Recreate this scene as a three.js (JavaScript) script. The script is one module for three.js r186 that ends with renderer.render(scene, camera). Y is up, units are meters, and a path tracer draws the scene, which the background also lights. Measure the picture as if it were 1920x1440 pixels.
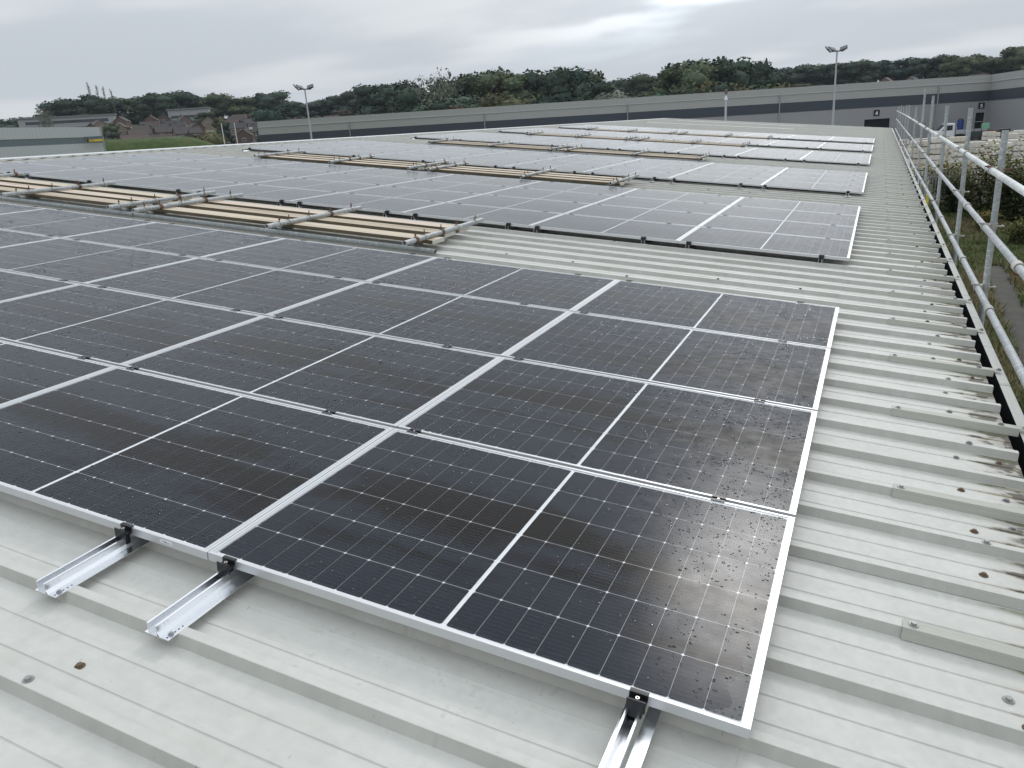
import * as THREE from 'three';
import { mergeGeometries } from 'three/addons/utils/BufferGeometryUtils.js';

// ---------------------------------------------------------------- camera, sky, sun, exposure
const scene = new THREE.Scene();
const camera = new THREE.PerspectiveCamera(52.507, 4 / 3, 0.05, 6000);
{
  const m = new THREE.Matrix4().makeBasis(
    new THREE.Vector3(0.91064567, -0.06398027, -0.40820458),
    new THREE.Vector3(-0.07133806, 0.94875697, -0.30784914),
    new THREE.Vector3(0.40698321, 0.30946201, 0.8594172));
  camera.quaternion.setFromRotationMatrix(m);
  camera.position.set(0.18221608, 1.42083673, 1.6056);
}
const renderer = new THREE.WebGLRenderer({ antialias: true });
renderer.toneMapping = THREE.LinearToneMapping;
renderer.toneMappingExposure = 1.0;
renderer.shadowMap.enabled = true;

const rng = (seed) => () => { seed = (seed + 0x6d2b79f5) | 0; let t = Math.imul(seed ^ (seed >>> 15), 1 | seed); t = (t + Math.imul(t ^ (t >>> 7), 61 | t)) ^ t; return ((t ^ (t >>> 14)) >>> 0) / 4294967296; };
const clamp = THREE.MathUtils.clamp, lerp = THREE.MathUtils.lerp, sstep = THREE.MathUtils.smoothstep;
const hash = (x, y, s) => { let h = Math.imul(x | 0, 374761393) + Math.imul(y | 0, 668265263) + Math.imul(s | 0, 974634317); h = Math.imul(h ^ (h >>> 13), 1274126177); return ((h ^ (h >>> 16)) >>> 0) / 4294967296; };
// value noise, optionally periodic in px / py cells
function vnoise(x, y, s = 0, px = 0, py = 0) {
  const ix = Math.floor(x), iy = Math.floor(y), fx = x - ix, fy = y - iy;
  const w = (a, p) => (p ? ((a % p) + p) % p : a);
  const sx = fx * fx * (3 - 2 * fx), sy = fy * fy * (3 - 2 * fy);
  const a = hash(w(ix, px), w(iy, py), s), b = hash(w(ix + 1, px), w(iy, py), s), c = hash(w(ix, px), w(iy + 1, py), s), d = hash(w(ix + 1, px), w(iy + 1, py), s);
  return lerp(lerp(a, b, sx), lerp(c, d, sx), sy);
}
function fbm(x, y, oct, s = 0, px = 0, py = 0) {
  let a = 0.5, t = 0, n = 0;
  for (let i = 0; i < oct; i++) { t += a * vnoise(x, y, s + i * 17, px, py); n += a; a *= 0.5; x *= 2; y *= 2; px *= 2; py *= 2; }
  return t / n;
}

const C0 = (r, g, b) => new THREE.Color().setRGB(r, g, b);
const SUN = new THREE.Vector3(0.02, Math.sin(0.60), -Math.cos(0.60)).normalize();
{
  const W = 2048, H = 1024, data = new Float32Array(W * H * 4);
  for (let j = 0; j < H; j++) {
    const up = ((j + 0.5) / H - 0.5) * Math.PI, y = Math.sin(up), c = Math.cos(up);
    for (let i = 0; i < W; i++) {
      const a = ((i + 0.5) / W - 0.5) * 2 * Math.PI, x = Math.cos(a) * c, z = Math.sin(a) * c, o = (j * W + i) * 4;
      const yy = Math.max(y, 0), k = 1 / (yy + 0.10);
      const px = x * k, pz = z * k;
      const big = fbm(px * 0.55 + 7, pz * 0.9 + 3, 4, 5), fine = fbm(px * 1.5 + 31, pz * 2.6 + 11, 5, 9), veil = fbm(px * 0.25 - 4, pz * 0.35 + 8, 3, 21);
      const cl = 0.55 * big + 0.3 * fine + 0.15 * veil;
      const g = Math.acos(clamp(x * SUN.x + y * SUN.y + z * SUN.z, -1, 1));
      const thin = sstep(cl, 0.44, 0.66);
      let L = (0.545 + 0.80 * yy) * (1 + 0.07 * (x * SUN.x + z * SUN.z)) * (0.93 + 0.15 * thin) + 0.08 * Math.exp(-yy * yy / 0.006);
      const ba = Math.atan2(x, -z) + 0.20, be = up - 0.135 - 0.10 * ba;                       // thin break in the cloud low over the far trees
      L += 0.32 * Math.exp(-((ba / 0.17) ** 2) - ((be / 0.045) ** 2)) * (0.35 + 1.1 * sstep(fine, 0.38, 0.62));
      L += (0.10 * Math.exp(-g * g / 0.30) + 0.25 * Math.exp(-g * g / 0.03)) * (0.5 + 1.0 * thin);
      const warm = thin * 0.5 + 0.35 * Math.exp(-g * g / 0.25);
      let r = L * lerp(0.905, 0.985, warm), gg = L * lerp(0.985, 1.0, warm), b = L * lerp(1.075, 1.0, warm);
      if (y < 0) { const t = sstep(-y, 0, 0.06); r = lerp(r, 0.10, t); gg = lerp(gg, 0.105, t); b = lerp(b, 0.09, t); }
      data[o] = r; data[o + 1] = gg; data[o + 2] = b; data[o + 3] = 1;
    }
  }
  const t = new THREE.DataTexture(data, W, H, THREE.RGBAFormat, THREE.FloatType);
  t.mapping = THREE.EquirectangularReflectionMapping; t.magFilter = THREE.LinearFilter; t.needsUpdate = true;
  scene.background = t; scene.environment = t;
}
const sun = new THREE.DirectionalLight(new THREE.Color().setRGB(1, 0.975, 0.94), 0.75);
sun.name = 'sun';
sun.position.copy(SUN).multiplyScalar(200); sun.target.position.set(0, 0, -15);
sun.position.add(sun.target.position);
sun.castShadow = true; sun.shadow.radius = 22; sun.shadow.mapSize.set(4096, 4096);
Object.assign(sun.shadow.camera, { left: -70, right: 70, top: 70, bottom: -70, near: 1, far: 500 });
scene.add(sun, sun.target);
scene.fog = new THREE.FogExp2(C0(0.80, 0.88, 1.0), 0.00012);      // thin autumn haze

// ---------------------------------------------------------------- helpers
const V = (x, y, z) => new THREE.Vector3(x, y, z);
const C = (r, g, b) => new THREE.Color().setRGB(r, g, b);
const PITCH = THREE.MathUtils.degToRad(6), cs = Math.cos(PITCH), sn = Math.sin(PITCH);
const Q = new THREE.Quaternion().setFromAxisAngle(V(0, 0, 1), -PITCH);           // roof plane -> world
const RP = (u, h, v) => V(u * cs + h * sn, -u * sn + h * cs, -v);               // u down the slope, h off the roof, v away along the eave
const taken = {};
function numbered(n) { const k = (taken[n] = (taken[n] ?? -1) + 1); return k ? n + '_' + String(k).padStart(3, '0') : n; }
function tag(o, label, category, group, kind) { Object.assign(o.userData, { label, category }); if (group) o.userData.group = group; if (kind) o.userData.kind = kind; return o; }
function thing(name, label, category, group, pos, quat) {
  const o = new THREE.Group(); o.name = numbered(name); if (pos) o.position.copy(pos); if (quat) o.quaternion.copy(quat);
  tag(o, label, category, group); scene.add(o); return o;
}
function mesh(name, geo, mat, parent) { const m = new THREE.Mesh(geo, mat); m.name = parent ? name : numbered(name); (parent ?? scene).add(m); return m; }
function structure(name, geo, mat) { const m = mesh(name, geo, mat); m.userData.kind = 'structure'; return m; }
function box(w, h, d, x = 0, y = 0, z = 0) { return new THREE.BoxGeometry(w, h, d).translate(x, y, z); }
function bx(x0, x1, y0, y1, z0, z1) { return box(x1 - x0, y1 - y0, z1 - z0, (x0 + x1) / 2, (y0 + y1) / 2, (z0 + z1) / 2); }
const merge = (l) => mergeGeometries(l.map((g) => { const k = g.index ? g.toNonIndexed() : g; for (const n of Object.keys(k.attributes)) if (!['position', 'normal', 'uv', 'color'].includes(n)) k.deleteAttribute(n); return k; }));
function tubeAt(a, b, r, seg = 14) { const d = b.clone().sub(a), g = new THREE.CylinderGeometry(r, r, d.length(), seg, 1); g.applyQuaternion(new THREE.Quaternion().setFromUnitVectors(V(0, 1, 0), d.clone().normalize())); return g.translate((a.x + b.x) / 2, (a.y + b.y) / 2, (a.z + b.z) / 2); }
function pipe(a, b, r, seg = 18) {  // open scaffold tube with wall thickness
  const L = a.distanceTo(b), ri = r - 0.004, d = b.clone().sub(a).normalize();
  const g = new THREE.LatheGeometry([[ri, 0], [r, 0], [r, 0], [r, L], [r, L], [ri, L], [ri, L], [ri, 0]].map(([p, q]) => new THREE.Vector2(p, q)), seg);
  g.computeVertexNormals();
  const uv = g.attributes.uv, p = g.attributes.position;
  for (let i = 0; i < uv.count; i++) uv.setXY(i, uv.getX(i) * 0.15, p.getY(i));
  return g.applyQuaternion(new THREE.Quaternion().setFromUnitVectors(V(0, 1, 0), d)).translate(a.x, a.y, a.z);
}
const quadsGeo = (pos, nor, uv, col) => { const g = new THREE.BufferGeometry(); g.setAttribute('position', new THREE.Float32BufferAttribute(pos, 3)); g.setAttribute('normal', new THREE.Float32BufferAttribute(nor, 3)); if (uv) g.setAttribute('uv', new THREE.Float32BufferAttribute(uv, 2)); if (col) g.setAttribute('color', new THREE.Float32BufferAttribute(col, 3)); return g; };
function tex(w, h, fn, { srgb = false, repeat = true } = {}) {
  const d = new Uint8Array(w * h * 4);
  for (let j = 0; j < h; j++) for (let i = 0; i < w; i++) { const c = fn((i + 0.5) / w, (j + 0.5) / h, i, j), o = (j * w + i) * 4; for (let k = 0; k < 3; k++) d[o + k] = clamp((Array.isArray(c) ? c[k] : c) * 255, 0, 255); d[o + 3] = 255; }
  const t = new THREE.DataTexture(d, w, h, THREE.RGBAFormat); t.magFilter = THREE.LinearFilter; t.minFilter = THREE.LinearMipmapLinearFilter; t.generateMipmaps = true;
  if (repeat) t.wrapS = t.wrapT = THREE.RepeatWrapping; if (srgb) t.colorSpace = THREE.SRGBColorSpace; t.needsUpdate = true; return t;
}
const enc = (c) => c.map((x) => (x <= 0.0031308 ? 12.92 * x : 1.055 * Math.pow(x, 1 / 2.4) - 0.055));   // linear -> sRGB for colour maps
const std = (p) => new THREE.MeshStandardMaterial(p), phys = (p) => new THREE.MeshPhysicalMaterial(p);
const mix3 = (a, b, t) => [lerp(a[0], b[0], t), lerp(a[1], b[1], t), lerp(a[2], b[2], t)];

// ---------------------------------------------------------------- terrain, ground
const GROUND = -4;
const CREST = [[-180, 9], [-80, 8], [-58, 5], [-54, 8], [-50.5, 15], [-46, 14], [-42, 12.5], [-38, 9], [-33, 13], [-25, 11], [-16, 8.5], [-6, 8], [2, 8], [9, 8], [40, 9], [180, 9]];
function crest(az) { for (let i = 1; i < CREST.length; i++) if (az <= CREST[i][0]) { const [a, p] = CREST[i - 1], [b, q] = CREST[i]; return lerp(p, q, (az - a) / (b - a)); } return 9; }
function terrain(x, z) {
  const r = Math.hypot(x, z), az = THREE.MathUtils.radToDeg(Math.atan2(x, -z));
  const t = sstep(r, 160, 430);
  return GROUND + (crest(az) - GROUND) * t + (r > 180 ? (fbm(x / 60 + 9, z / 60 + 4, 3, 77) - 0.5) * 3 * t : 0) + (r > 500 ? (r - 500) * 0.004 : 0);
}
const polar = (az, r) => { const a = THREE.MathUtils.degToRad(az); return V(Math.sin(a) * r + 0.18, 0, -Math.cos(a) * r + 1.6); };
const grassTex = tex(512, 512, (u, v) => {
  const n = fbm(u * 12, v * 12, 5, 3, 12, 12), m = fbm(u * 90, v * 90, 2, 6, 90, 90), p = fbm(u * 4, v * 4, 4, 41, 4, 4);
  let c = mix3([0.060, 0.075, 0.024], [0.120, 0.140, 0.050], n); c = mix3(c, [0.16, 0.135, 0.075], sstep(p, 0.5, 0.75) * 0.7);
  return enc(c.map((q) => q * (0.55 + 0.9 * m)));
}, { srgb: true });
{
  const rings = [0, 8, 20, 40, 60, 80, 100, 125, 150, 175, 200, 225, 250, 275, 300, 325, 350, 375, 400, 430, 480, 560, 700, 950, 1400, 2200, 4200], N = 240;
  const pos = [], uv = [], idx = [];
  for (const r of rings) for (let k = 0; k <= N; k++) { const a = (k / N) * 2 * Math.PI, x = Math.sin(a) * r, z = -Math.cos(a) * r; pos.push(x, terrain(x, z), z); uv.push(x / 9, z / 9); }
  for (let i = 0; i + 1 < rings.length; i++) for (let k = 0; k < N; k++) { const a = i * (N + 1) + k, b = a + N + 1; idx.push(a, a + 1, b, a + 1, b + 1, b); }
  const g = new THREE.BufferGeometry(); g.setAttribute('position', new THREE.Float32BufferAttribute(pos, 3)); g.setAttribute('uv', new THREE.Float32BufferAttribute(uv, 2)); g.setIndex(idx); g.computeVertexNormals();
  structure('ground', g, std({ map: grassTex, roughness: 1 }));
}
const concreteTex = tex(512, 512, (u, v) => { const n = fbm(u * 8, v * 8, 6, 13, 8, 8), m = fbm(u * 60, v * 60, 3, 15, 60, 60); return enc(mix3([0.23, 0.22, 0.20], [0.42, 0.40, 0.37], n * 0.7 + m * 0.3)); }, { srgb: true });
function flat(pts, y, s) { const sh = new THREE.Shape(pts.map(([x, z]) => new THREE.Vector2(x, -z))); const g = new THREE.ShapeGeometry(sh).rotateX(-Math.PI / 2).translate(0, y, 0); const p = g.attributes.position, uv = g.attributes.uv; for (let i = 0; i < p.count; i++) uv.setXY(i, p.getX(i) / s, p.getZ(i) / s); return g; }
structure('storage_yard', flat([[-60, -64.5], [60, -58.5], [60, -170], [-60, -135]], GROUND + 0.006, 5), std({ map: concreteTex, roughness: 0.95 }));
structure('path', flat([[2.95, -10], [3.7, -10], [4.05, -21], [4.3, -29], [3.7, -29], [3.4, -21]], GROUND + 0.012, 2.5), std({ map: concreteTex, color: C(0.27, 0.265, 0.25), roughness: 1 }));

// ---------------------------------------------------------------- the warehouse roof
const CROWN = -0.070, PAN = -0.105, EAVE = 0.90, RIDGE = -15.3, V0 = -4, V1 = 62.5;
const RIB = 1 / 3;
function sheetProfile() {       // one metre of cover: three trapezoid ribs, two stiffeners per pan; v from 0 to 1
  const p = [];
  for (let k = 0; k < 3; k++) {
    const o = k * RIB;
    p.push([o + 0.0, PAN], [o + 0.012, CROWN], [o + 0.046, CROWN], [o + 0.060, PAN],
      [o + 0.118, PAN], [o + 0.1205, PAN + 0.0032], [o + 0.140, PAN + 0.0032], [o + 0.144, PAN],
      [o + 0.226, PAN], [o + 0.2285, PAN + 0.0032], [o + 0.248, PAN + 0.0032], [o + 0.252, PAN]);
  }
  p.push([1.0, PAN]);
  return p;
}
function sheetGeo(us, dh, prof = sheetProfile()) {
  const pos = [], nor = [], uv = [];
  for (let i = 0; i + 1 < prof.length; i++) {
    const [va, ha] = prof[i], [vb, hb] = prof[i + 1], L = Math.hypot(vb - va, hb - ha), nh = (vb - va) / L, nz = (hb - ha) / L;
    for (let j = 0; j + 1 < us.length; j++) {
      const a = us[j], b = us[j + 1], q = [[a, ha, va], [b, ha, va], [b, hb, vb], [a, ha, va], [b, hb, vb], [a, hb, vb]];
      for (const [u, h, v] of q) { pos.push(u, h + dh, -v); nor.push(0, nh, nz); uv.push(u, v); }
    }
  }
  return quadsGeo(pos, nor, uv);
}
const sheetTex = tex(1024, 1024, (u, v) => {      // two metres by two metres
  const a = fbm(u * 5, v * 9, 5, 101, 5, 9), b = fbm(u * 60, v * 60, 3, 103, 60, 60), c = fbm(u * 14, v * 120, 3, 107, 14, 120), d = vnoise(u * 220, v * 220, 111, 220, 220);
  let k = mix3([0.490, 0.484, 0.440], [0.605, 0.600, 0.562], a * 0.6 + c * 0.4);
  k = k.map((q) => q * (0.93 + 0.14 * b));
  const sp = sstep(b, 0.66, 0.8) * sstep(a, 0.42, 0.7);
  k = mix3(k, [0.36, 0.345, 0.30], sp * 0.35);
  const vm = (v * 6) % 1; if (vm < 0.042) k = mix3(k, [0.31, 0.298, 0.258], 0.18 + 0.34 * fbm(u * 22, v * 60, 5, 119, 22, 60));   // grime blotches over shade painted into the camera-facing rib sides
  if (d > 0.985) k = mix3(k, [0.16, 0.14, 0.11], 0.6);
  return enc(k);
}, { srgb: true });
sheetTex.repeat.set(0.5, 0.5);
const sheetRough = tex(256, 256, (u, v) => 0.42 + 0.35 * fbm(u * 12, v * 12, 4, 131, 12, 12)); sheetRough.repeat.set(0.9, 0.9);
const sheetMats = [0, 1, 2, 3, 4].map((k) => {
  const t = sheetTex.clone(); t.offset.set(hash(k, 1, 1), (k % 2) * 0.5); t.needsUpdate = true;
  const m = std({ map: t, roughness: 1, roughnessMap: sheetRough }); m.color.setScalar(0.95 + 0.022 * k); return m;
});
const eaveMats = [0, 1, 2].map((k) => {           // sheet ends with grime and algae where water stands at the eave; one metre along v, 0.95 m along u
  const t = tex(1024, 1024, (u, v) => {
    const s = u * 0.95, a = fbm(u * 3 + k * 7, v * 6, 5, 201 + k), b = fbm(u * 40, v * 40, 3, 203 + k), c = fbm(u * 3.2 + 5, v * 46, 4, 207 + k), d = vnoise(u * 160, v * 160, 209 + k);
    let q = mix3([0.495, 0.489, 0.445], [0.605, 0.600, 0.562], a * 0.8 + b * 0.2).map((z) => z * (0.94 + 0.12 * b));
    const vm = (v * 3) % 1, low = sstep(vm, 0.18, 0.24) * (1 - sstep(vm, 0.97, 1.0));     // pans only
    const groove = Math.max(Math.exp(-(((vm - 0.36) / 0.03) ** 2)), Math.exp(-(((vm - 0.69) / 0.035) ** 2)), 0.8 * Math.exp(-(((vm - 0.97) / 0.05) ** 2)));
    const edge = sstep(s, 0.52 + 0.22 * c, 0.93);
    q = mix3(q, [0.44, 0.36, 0.25], clamp(edge * low * (0.15 + 1.0 * groove) * (0.4 + b) * 0.9, 0, 0.8));
    const dark = sstep(s + 0.16 * (c - 0.5) + 0.10 * (groove - 0.5) + 0.09 * (b - 0.5), 0.72, 0.90) * low;
    q = mix3(q, [0.060, 0.050, 0.030], clamp(dark * (0.35 + 1.1 * sstep(fbm(u * 16, v * 22, 4, 215 + k), 0.38, 0.62)), 0, 0.92));
    q = mix3(q, [0.20, 0.215, 0.11], clamp(sstep(s, 0.55, 0.85) * low * Math.exp(-(((vm - 0.95) / 0.06) ** 2)) * sstep(c, 0.4, 0.6), 0, 1) * 0.6);
    if (vm < 0.042) q = mix3(q, [0.30, 0.288, 0.245], 0.18 + 0.34 * fbm(u * 11, v * 30, 5, 217 + k));  // front rib sides: mottled grime plus an even, painted-in shade
    if (d > 0.985) q = mix3(q, [0.14, 0.12, 0.09], 0.6);
    return enc(q);
  }, { srgb: true });
  return std({ map: t, roughness: 0.62 });
});
const warehouse = thing('warehouse', 'warehouse with a light grey ribbed metal roof carrying the solar panels', 'building');
warehouse.quaternion.copy(Q);
const flash = std({ color: C(0.68, 0.69, 0.69), roughness: 0.5, metalness: 0.1 });
const dirtyFlash = std({ map: sheetTex, color: C(0.98, 0.99, 0.99), roughness: 0.55 });
{
  const upper = sheetGeo([RIDGE, -12, -8, -4, -2, -0.02], 0.0016), lowerUs = [-0.16, 0.2, 0.55, 0.75, EAVE];
  const lower = sheetGeo(lowerUs, 0);
  { const uv = lower.attributes.uv; for (let i = 0; i < uv.count; i++) uv.setXY(i, (uv.getX(i) + 0.05) / 0.95, uv.getY(i)); }
  const R = rng(5);
  for (let k = 0; k < V1 - V0; k++) {
    const off = V0 + k + 0.038;         // crown fronts land on v = 0.05 + n/3
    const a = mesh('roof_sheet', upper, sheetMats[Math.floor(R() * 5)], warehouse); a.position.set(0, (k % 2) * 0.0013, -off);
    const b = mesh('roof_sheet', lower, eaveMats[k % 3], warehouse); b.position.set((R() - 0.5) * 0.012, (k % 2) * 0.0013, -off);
  }
  // far slope behind the ridge, end walls and eave wall
  const back = new THREE.BufferGeometry();
  const slope = Math.tan(2 * PITCH), e = V1 - V0;
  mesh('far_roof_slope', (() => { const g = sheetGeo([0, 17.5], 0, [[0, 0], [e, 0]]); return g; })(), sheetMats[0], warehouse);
  const fr = warehouse.children[warehouse.children.length - 1]; fr.scale.x = 1; fr.position.set(RIDGE, PAN, -V0 - 0.04); fr.rotation.z = Math.PI + 2 * PITCH; fr.rotation.x = 0; fr.scale.y = -1;
  const wallM = std({ map: concreteTex, color: C(0.9, 0.92, 0.95), roughness: 0.8 });
  const W = mesh('eave_wall', bx(0.66, 0.76, -4.2, -0.30, -V1, -V0), wallM, warehouse); W.rotation.z = PITCH; W.position.set(0, 0, 0);
  const tri = new THREE.Shape([[0.78, -4.1], [0.78, -0.14], [RIDGE, -0.115], [RIDGE * 2, -3.6], [RIDGE * 2, -5.5]].map(([a, b]) => new THREE.Vector2(a, b)));
  for (const v of [V0 + 0.1, V1 - 0.12]) { const g = new THREE.ExtrudeGeometry(tri, { depth: 0.1, bevelEnabled: false }); const m = mesh('gable_wall', g, wallM, warehouse); m.position.z = -v - 0.05; }
  // ridge cap in lengths of three metres
  for (let v = V0; v < V1 - 0.5; v += 3) {
    const w = Math.min(3.02, V1 - v);
    mesh('ridge_cap', merge([bx(RIDGE - 0.02, RIDGE + 0.20, CROWN + 0.005, CROWN + 0.009, -v - w, -v), bx(RIDGE + 0.19, RIDGE + 0.2005, CROWN - 0.012, CROWN + 0.005, -v - w, -v)]), flash, warehouse).position.y = 0.0012 * (Math.round(v) % 2);
  }
  // verge flashing at the far gable
  mesh('verge_flashing', merge([bx(RIDGE, EAVE, CROWN + 0.004, CROWN + 0.007, -V1 - 0.06, -V1 + 0.14), bx(RIDGE, EAVE, -0.26, CROWN + 0.004, -V1 - 0.063, -V1 - 0.06)]), flash, warehouse);
  // pale rooflight strips near the far end
  const lightM = std({ color: C(0.66, 0.67, 0.64), roughness: 0.35 });
  for (const [v, a, b] of [[48.7, -13.2, -4.4], [56.2, -13.0, -4.3]]) mesh('rooflight_strip', bx(a, b, CROWN + 0.002, CROWN + 0.03, -v - 0.34, -v), lightM, warehouse);
}
// gutter, its lip and brackets
const black = std({ color: C(0.012, 0.013, 0.016), roughness: 0.75 });
const boltGeo = merge([new THREE.CylinderGeometry(0.0145, 0.016, 0.003, 14).translate(0, 0.0015, 0), new THREE.CylinderGeometry(0.0085, 0.0095, 0.0075, 6).translate(0, 0.0065, 0), new THREE.CylinderGeometry(0.0112, 0.0112, 0.0015, 12).translate(0, 0.0035, 0)]);
const boltMs = [std({ color: C(0.24, 0.24, 0.24), roughness: 0.5, metalness: 0.5 }), std({ color: C(0.13, 0.09, 0.055), roughness: 0.85 }), std({ color: C(0.33, 0.33, 0.32), roughness: 0.45, metalness: 0.5 })];
const stripM = std({ map: sheetTex, color: C(0.80, 0.80, 0.76), roughness: 0.6 });
{
  const R = rng(77);
  mesh('gutter_trough', merge([bx(0.80, 0.804, -0.30, -0.125, -V1, -V0), bx(0.80, 0.99, -0.304, -0.30, -V1, -V0), bx(0.99, 0.994, -0.30, -0.091, -V1, -V0)]), black, warehouse);
  for (let v = V0; v < V1 - 0.1; v += 2.5) { const w = Math.min(2.5, V1 - v); mesh('gutter_lip', bx(0.945, 1.0, -0.088, -0.085, -v - w + 0.004, -v), dirtyFlash, warehouse).position.y = 0.0015 * (Math.round(v / 2.5) % 2); }
  const br = merge([bx(0.355, 0.975, 0.0022, 0.0042, -0.0455, 0.0005), (() => { const g = bx(0.355, 0.94, -0.034, 0.0042, 0.0005, 0.0025); const p = g.attributes.position; for (let i = 0; i < p.count; i++) if (p.getY(i) < 0) p.setZ(i, p.getZ(i) + 0.011); g.computeVertexNormals(); return g; })()]);
  for (let k = -4; k < 62; k++) {
    const v = 0.713 + k;
    const b = mesh('gutter_bracket', br, stripM, warehouse); b.position.set((R() - 0.5) * 0.02, CROWN + 0.001, -v); b.rotation.y = (R() - 0.5) * 0.012;
    if (k < 40) for (const [x, y] of [[0.385, 0.0042], [0.86, 0.0042], [0.968, 0.0042]]) { const n = mesh('bolt', boltGeo, boltMs[x > 0.5 ? 0 : 2], b); n.position.set(x, y, -0.022); n.rotation.y = R() * 6; }
  }
  // roof screws: eave row, purlin rows
  const put = (u, v, crown, m) => { const b = mesh('roof_bolt', boltGeo, m ?? boltMs[Math.floor(R() * 2.4)], warehouse); b.position.set(u, (crown ? CROWN : PAN) + 0.0015, -v); b.rotation.set((R() - 0.5) * 0.15, R() * 6, (R() - 0.5) * 0.15); };
  for (const [u, v, c] of [[-1.74, -0.475, 0], [-1.775, -0.595, 1], [0.635, 0.545, 0], [0.655, 0.40, 1], [0.64, 1.215, 0], [0.64, 1.54, 0], [0.66, 1.40, 1], [0.79, 1.89, 0]]) put(u, v, c);
  for (let k = 5; k < 90; k++) { const p = 0.05 + k * RIB; if (k % 3 !== 2) put(0.63 + (R() - 0.5) * 0.05, p - 0.10 - R() * 0.05, 0); if (k % 3 === 1) put(0.66 + R() * 0.03, p + 0.017, 1); if (R() < 0.55) put(0.80 + (R() - 0.5) * 0.06, p - 0.06 - R() * 0.05, 0); }
  for (const [a, b] of [[14, 20], [34, 40], [55, 63]]) for (let k = a; k <= b; k++) for (const u of [-0.45, -1.15, -1.9, -2.6, -3.3]) if (R() < 0.45) { const c = R() < 0.5; put(u + R() * 0.2, 0.05 + k * RIB + (c ? 0.017 : 0.09), c); }
}

// ---------------------------------------------------------------- solar panels
const PL = 1.722, PW = 1.134, GU = 0.004, GV = 0.022, PP = PL + GU, PQ = PW + GV;
const alu = std({ color: C(0.64, 0.65, 0.66), roughness: 0.42, metalness: 0.55 });
const rail = std({ color: C(0.88, 0.89, 0.91), roughness: 0.24, metalness: 1 });
const frameGeo = (() => {
  const X = PL / 2, Z = PW / 2, l = [];
  for (const s of [-1, 1]) {
    const z = (a, b) => (s < 0 ? [-Z + a, -Z + b] : [Z - b, Z - a]);
    l.push(bx(-X, X, 0, 0.030, ...z(0, 0.0105)));
    l.push(bx(-X + 0.01, X - 0.01, 0, 0.0018, ...z(0.0105, 0.030)));
    const x = (a, b) => (s < 0 ? [-X + a, -X + b] : [X - b, X - a]);
    const e = Z - 0.0105;
    l.push(bx(...x(0, 0.0100), 0, 0.030, -e, e), bx(...x(0.0100, 0.0120), 0, 0.0275, -e, e), bx(...x(0.0120, 0.0185), 0.0215, 0.0297, -e, e), bx(...x(0.0185, 0.0200), 0.0215, 0.0278, -e, e), bx(...x(0.0200, 0.0240), 0.0215, 0.0293, -e, e));
  }
  return merge(l);
})();
const GX = PL / 2 - 0.0235, GZ = PW / 2 - 0.010;
const glassGeo = new THREE.PlaneGeometry(2 * GX, 2 * GZ).rotateX(-Math.PI / 2).translate(0, 0.0284, 0);
const sheetBack = bx(-GX, GX, 0.0215, 0.0255, -GZ, GZ);
const CX = 0.0921, CZ = 0.18235, MID = 0.0068, NC = 9;
function cellShape(cx, cz) {
  const a = 0.09105 / 2, b = 0.1802 / 2, c = 0.0048, y = 0.0262;
  const pts = [[-a + c, -b], [a - c, -b], [a, -b + c], [a, b - c], [a - c, b], [-a + c, b], [-a, b - c], [-a, -b + c]];
  const pos = [], nor = [], uv = [], v = ([x, z]) => { pos.push(cx + x, y, cz + z); nor.push(0, 1, 0); uv.push((cx + x) / PL + 0.5, (cz + z) / PW + 0.5); };
  for (let i = 1; i < 7; i++) { v(pts[0]); v(pts[i + 1]); v(pts[i]); }
  return quadsGeo(pos, nor, uv);
}
const cellGeos = [], wire = [];
for (let r = 0; r < 6; r++) for (let h = -1; h <= 1; h += 2) {
  for (let c = 0; c < NC; c++) cellGeos.push(cellShape(h * (MID + CX * (c + 0.5)), (r - 2.5) * CZ));
  for (let b = 0; b < 10; b++) { const z = (r - 2.5) * CZ + (b - 4.5) * 0.0181, x0 = h * MID, x1 = h * (MID + CX * NC); wire.push(bx(Math.min(x0, x1), Math.max(x0, x1), 0.02635, 0.0265, z - 0.00032, z + 0.00032)); }
}
const cellsJoined = merge(cellGeos.map((g) => g.clone())), wireGeo = merge(wire);
// water marks on the glass: dry brownish band with a wandering outline, greyer where mist beads stand; used as the cells' tint and to spread the drops
function wet(k, u, v) {   // 0 smooth and dark, 1 beaded
  const w = 0.16 * (fbm(u * 4 + k * 9, v * 3, 3, 301 + k) - 0.5) + 0.05 * (fbm(u * 26 + k, v * 40, 3, 307 + k) - 0.5);
  const a = Math.abs(v + w * 1.6 - (0.50 + 0.08 * Math.sin(k * 2.1) + 0.10 * (u - 0.5))), second = Math.abs(v + w - (0.74 + 0.05 * Math.cos(k * 1.7)));
  const band = Math.max(1 - sstep(a, 0.10, 0.22), 0.8 * (1 - sstep(second, 0.02, 0.07)) * sstep(fbm(u * 3 + k * 5, v * 2, 2, 311), 0.4, 0.6));
  return 1 - band * sstep(fbm(u * 3.5 + k * 3, v * 9, 4, 313 + k), 0.25, 0.55);
}
const NV = 5;
const cellMats = Array.from({ length: NV }, (_, k) => phys({ map: tex(768, 512, (u, v) => {
  const w = wet(k, u, v), n = fbm(u * 120, v * 80, 3, 320 + k), s = fbm(u * 9, v * 70, 3, 331 + k);
  let c = mix3([0.0040, 0.0026, 0.0021], [0.0175, 0.0218, 0.0320], w);
  c = c.map((q) => q * (0.80 + 0.4 * n));
  c = mix3(c, [0.045, 0.050, 0.058], sstep(s, 0.62, 0.85) * 0.3 * w);
  return enc(c);
}, { srgb: true, repeat: false }), roughness: 0.6, specularIntensity: 0.05 }));
const backM = std({ color: C(0.72, 0.73, 0.74), roughness: 0.7 });
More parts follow.
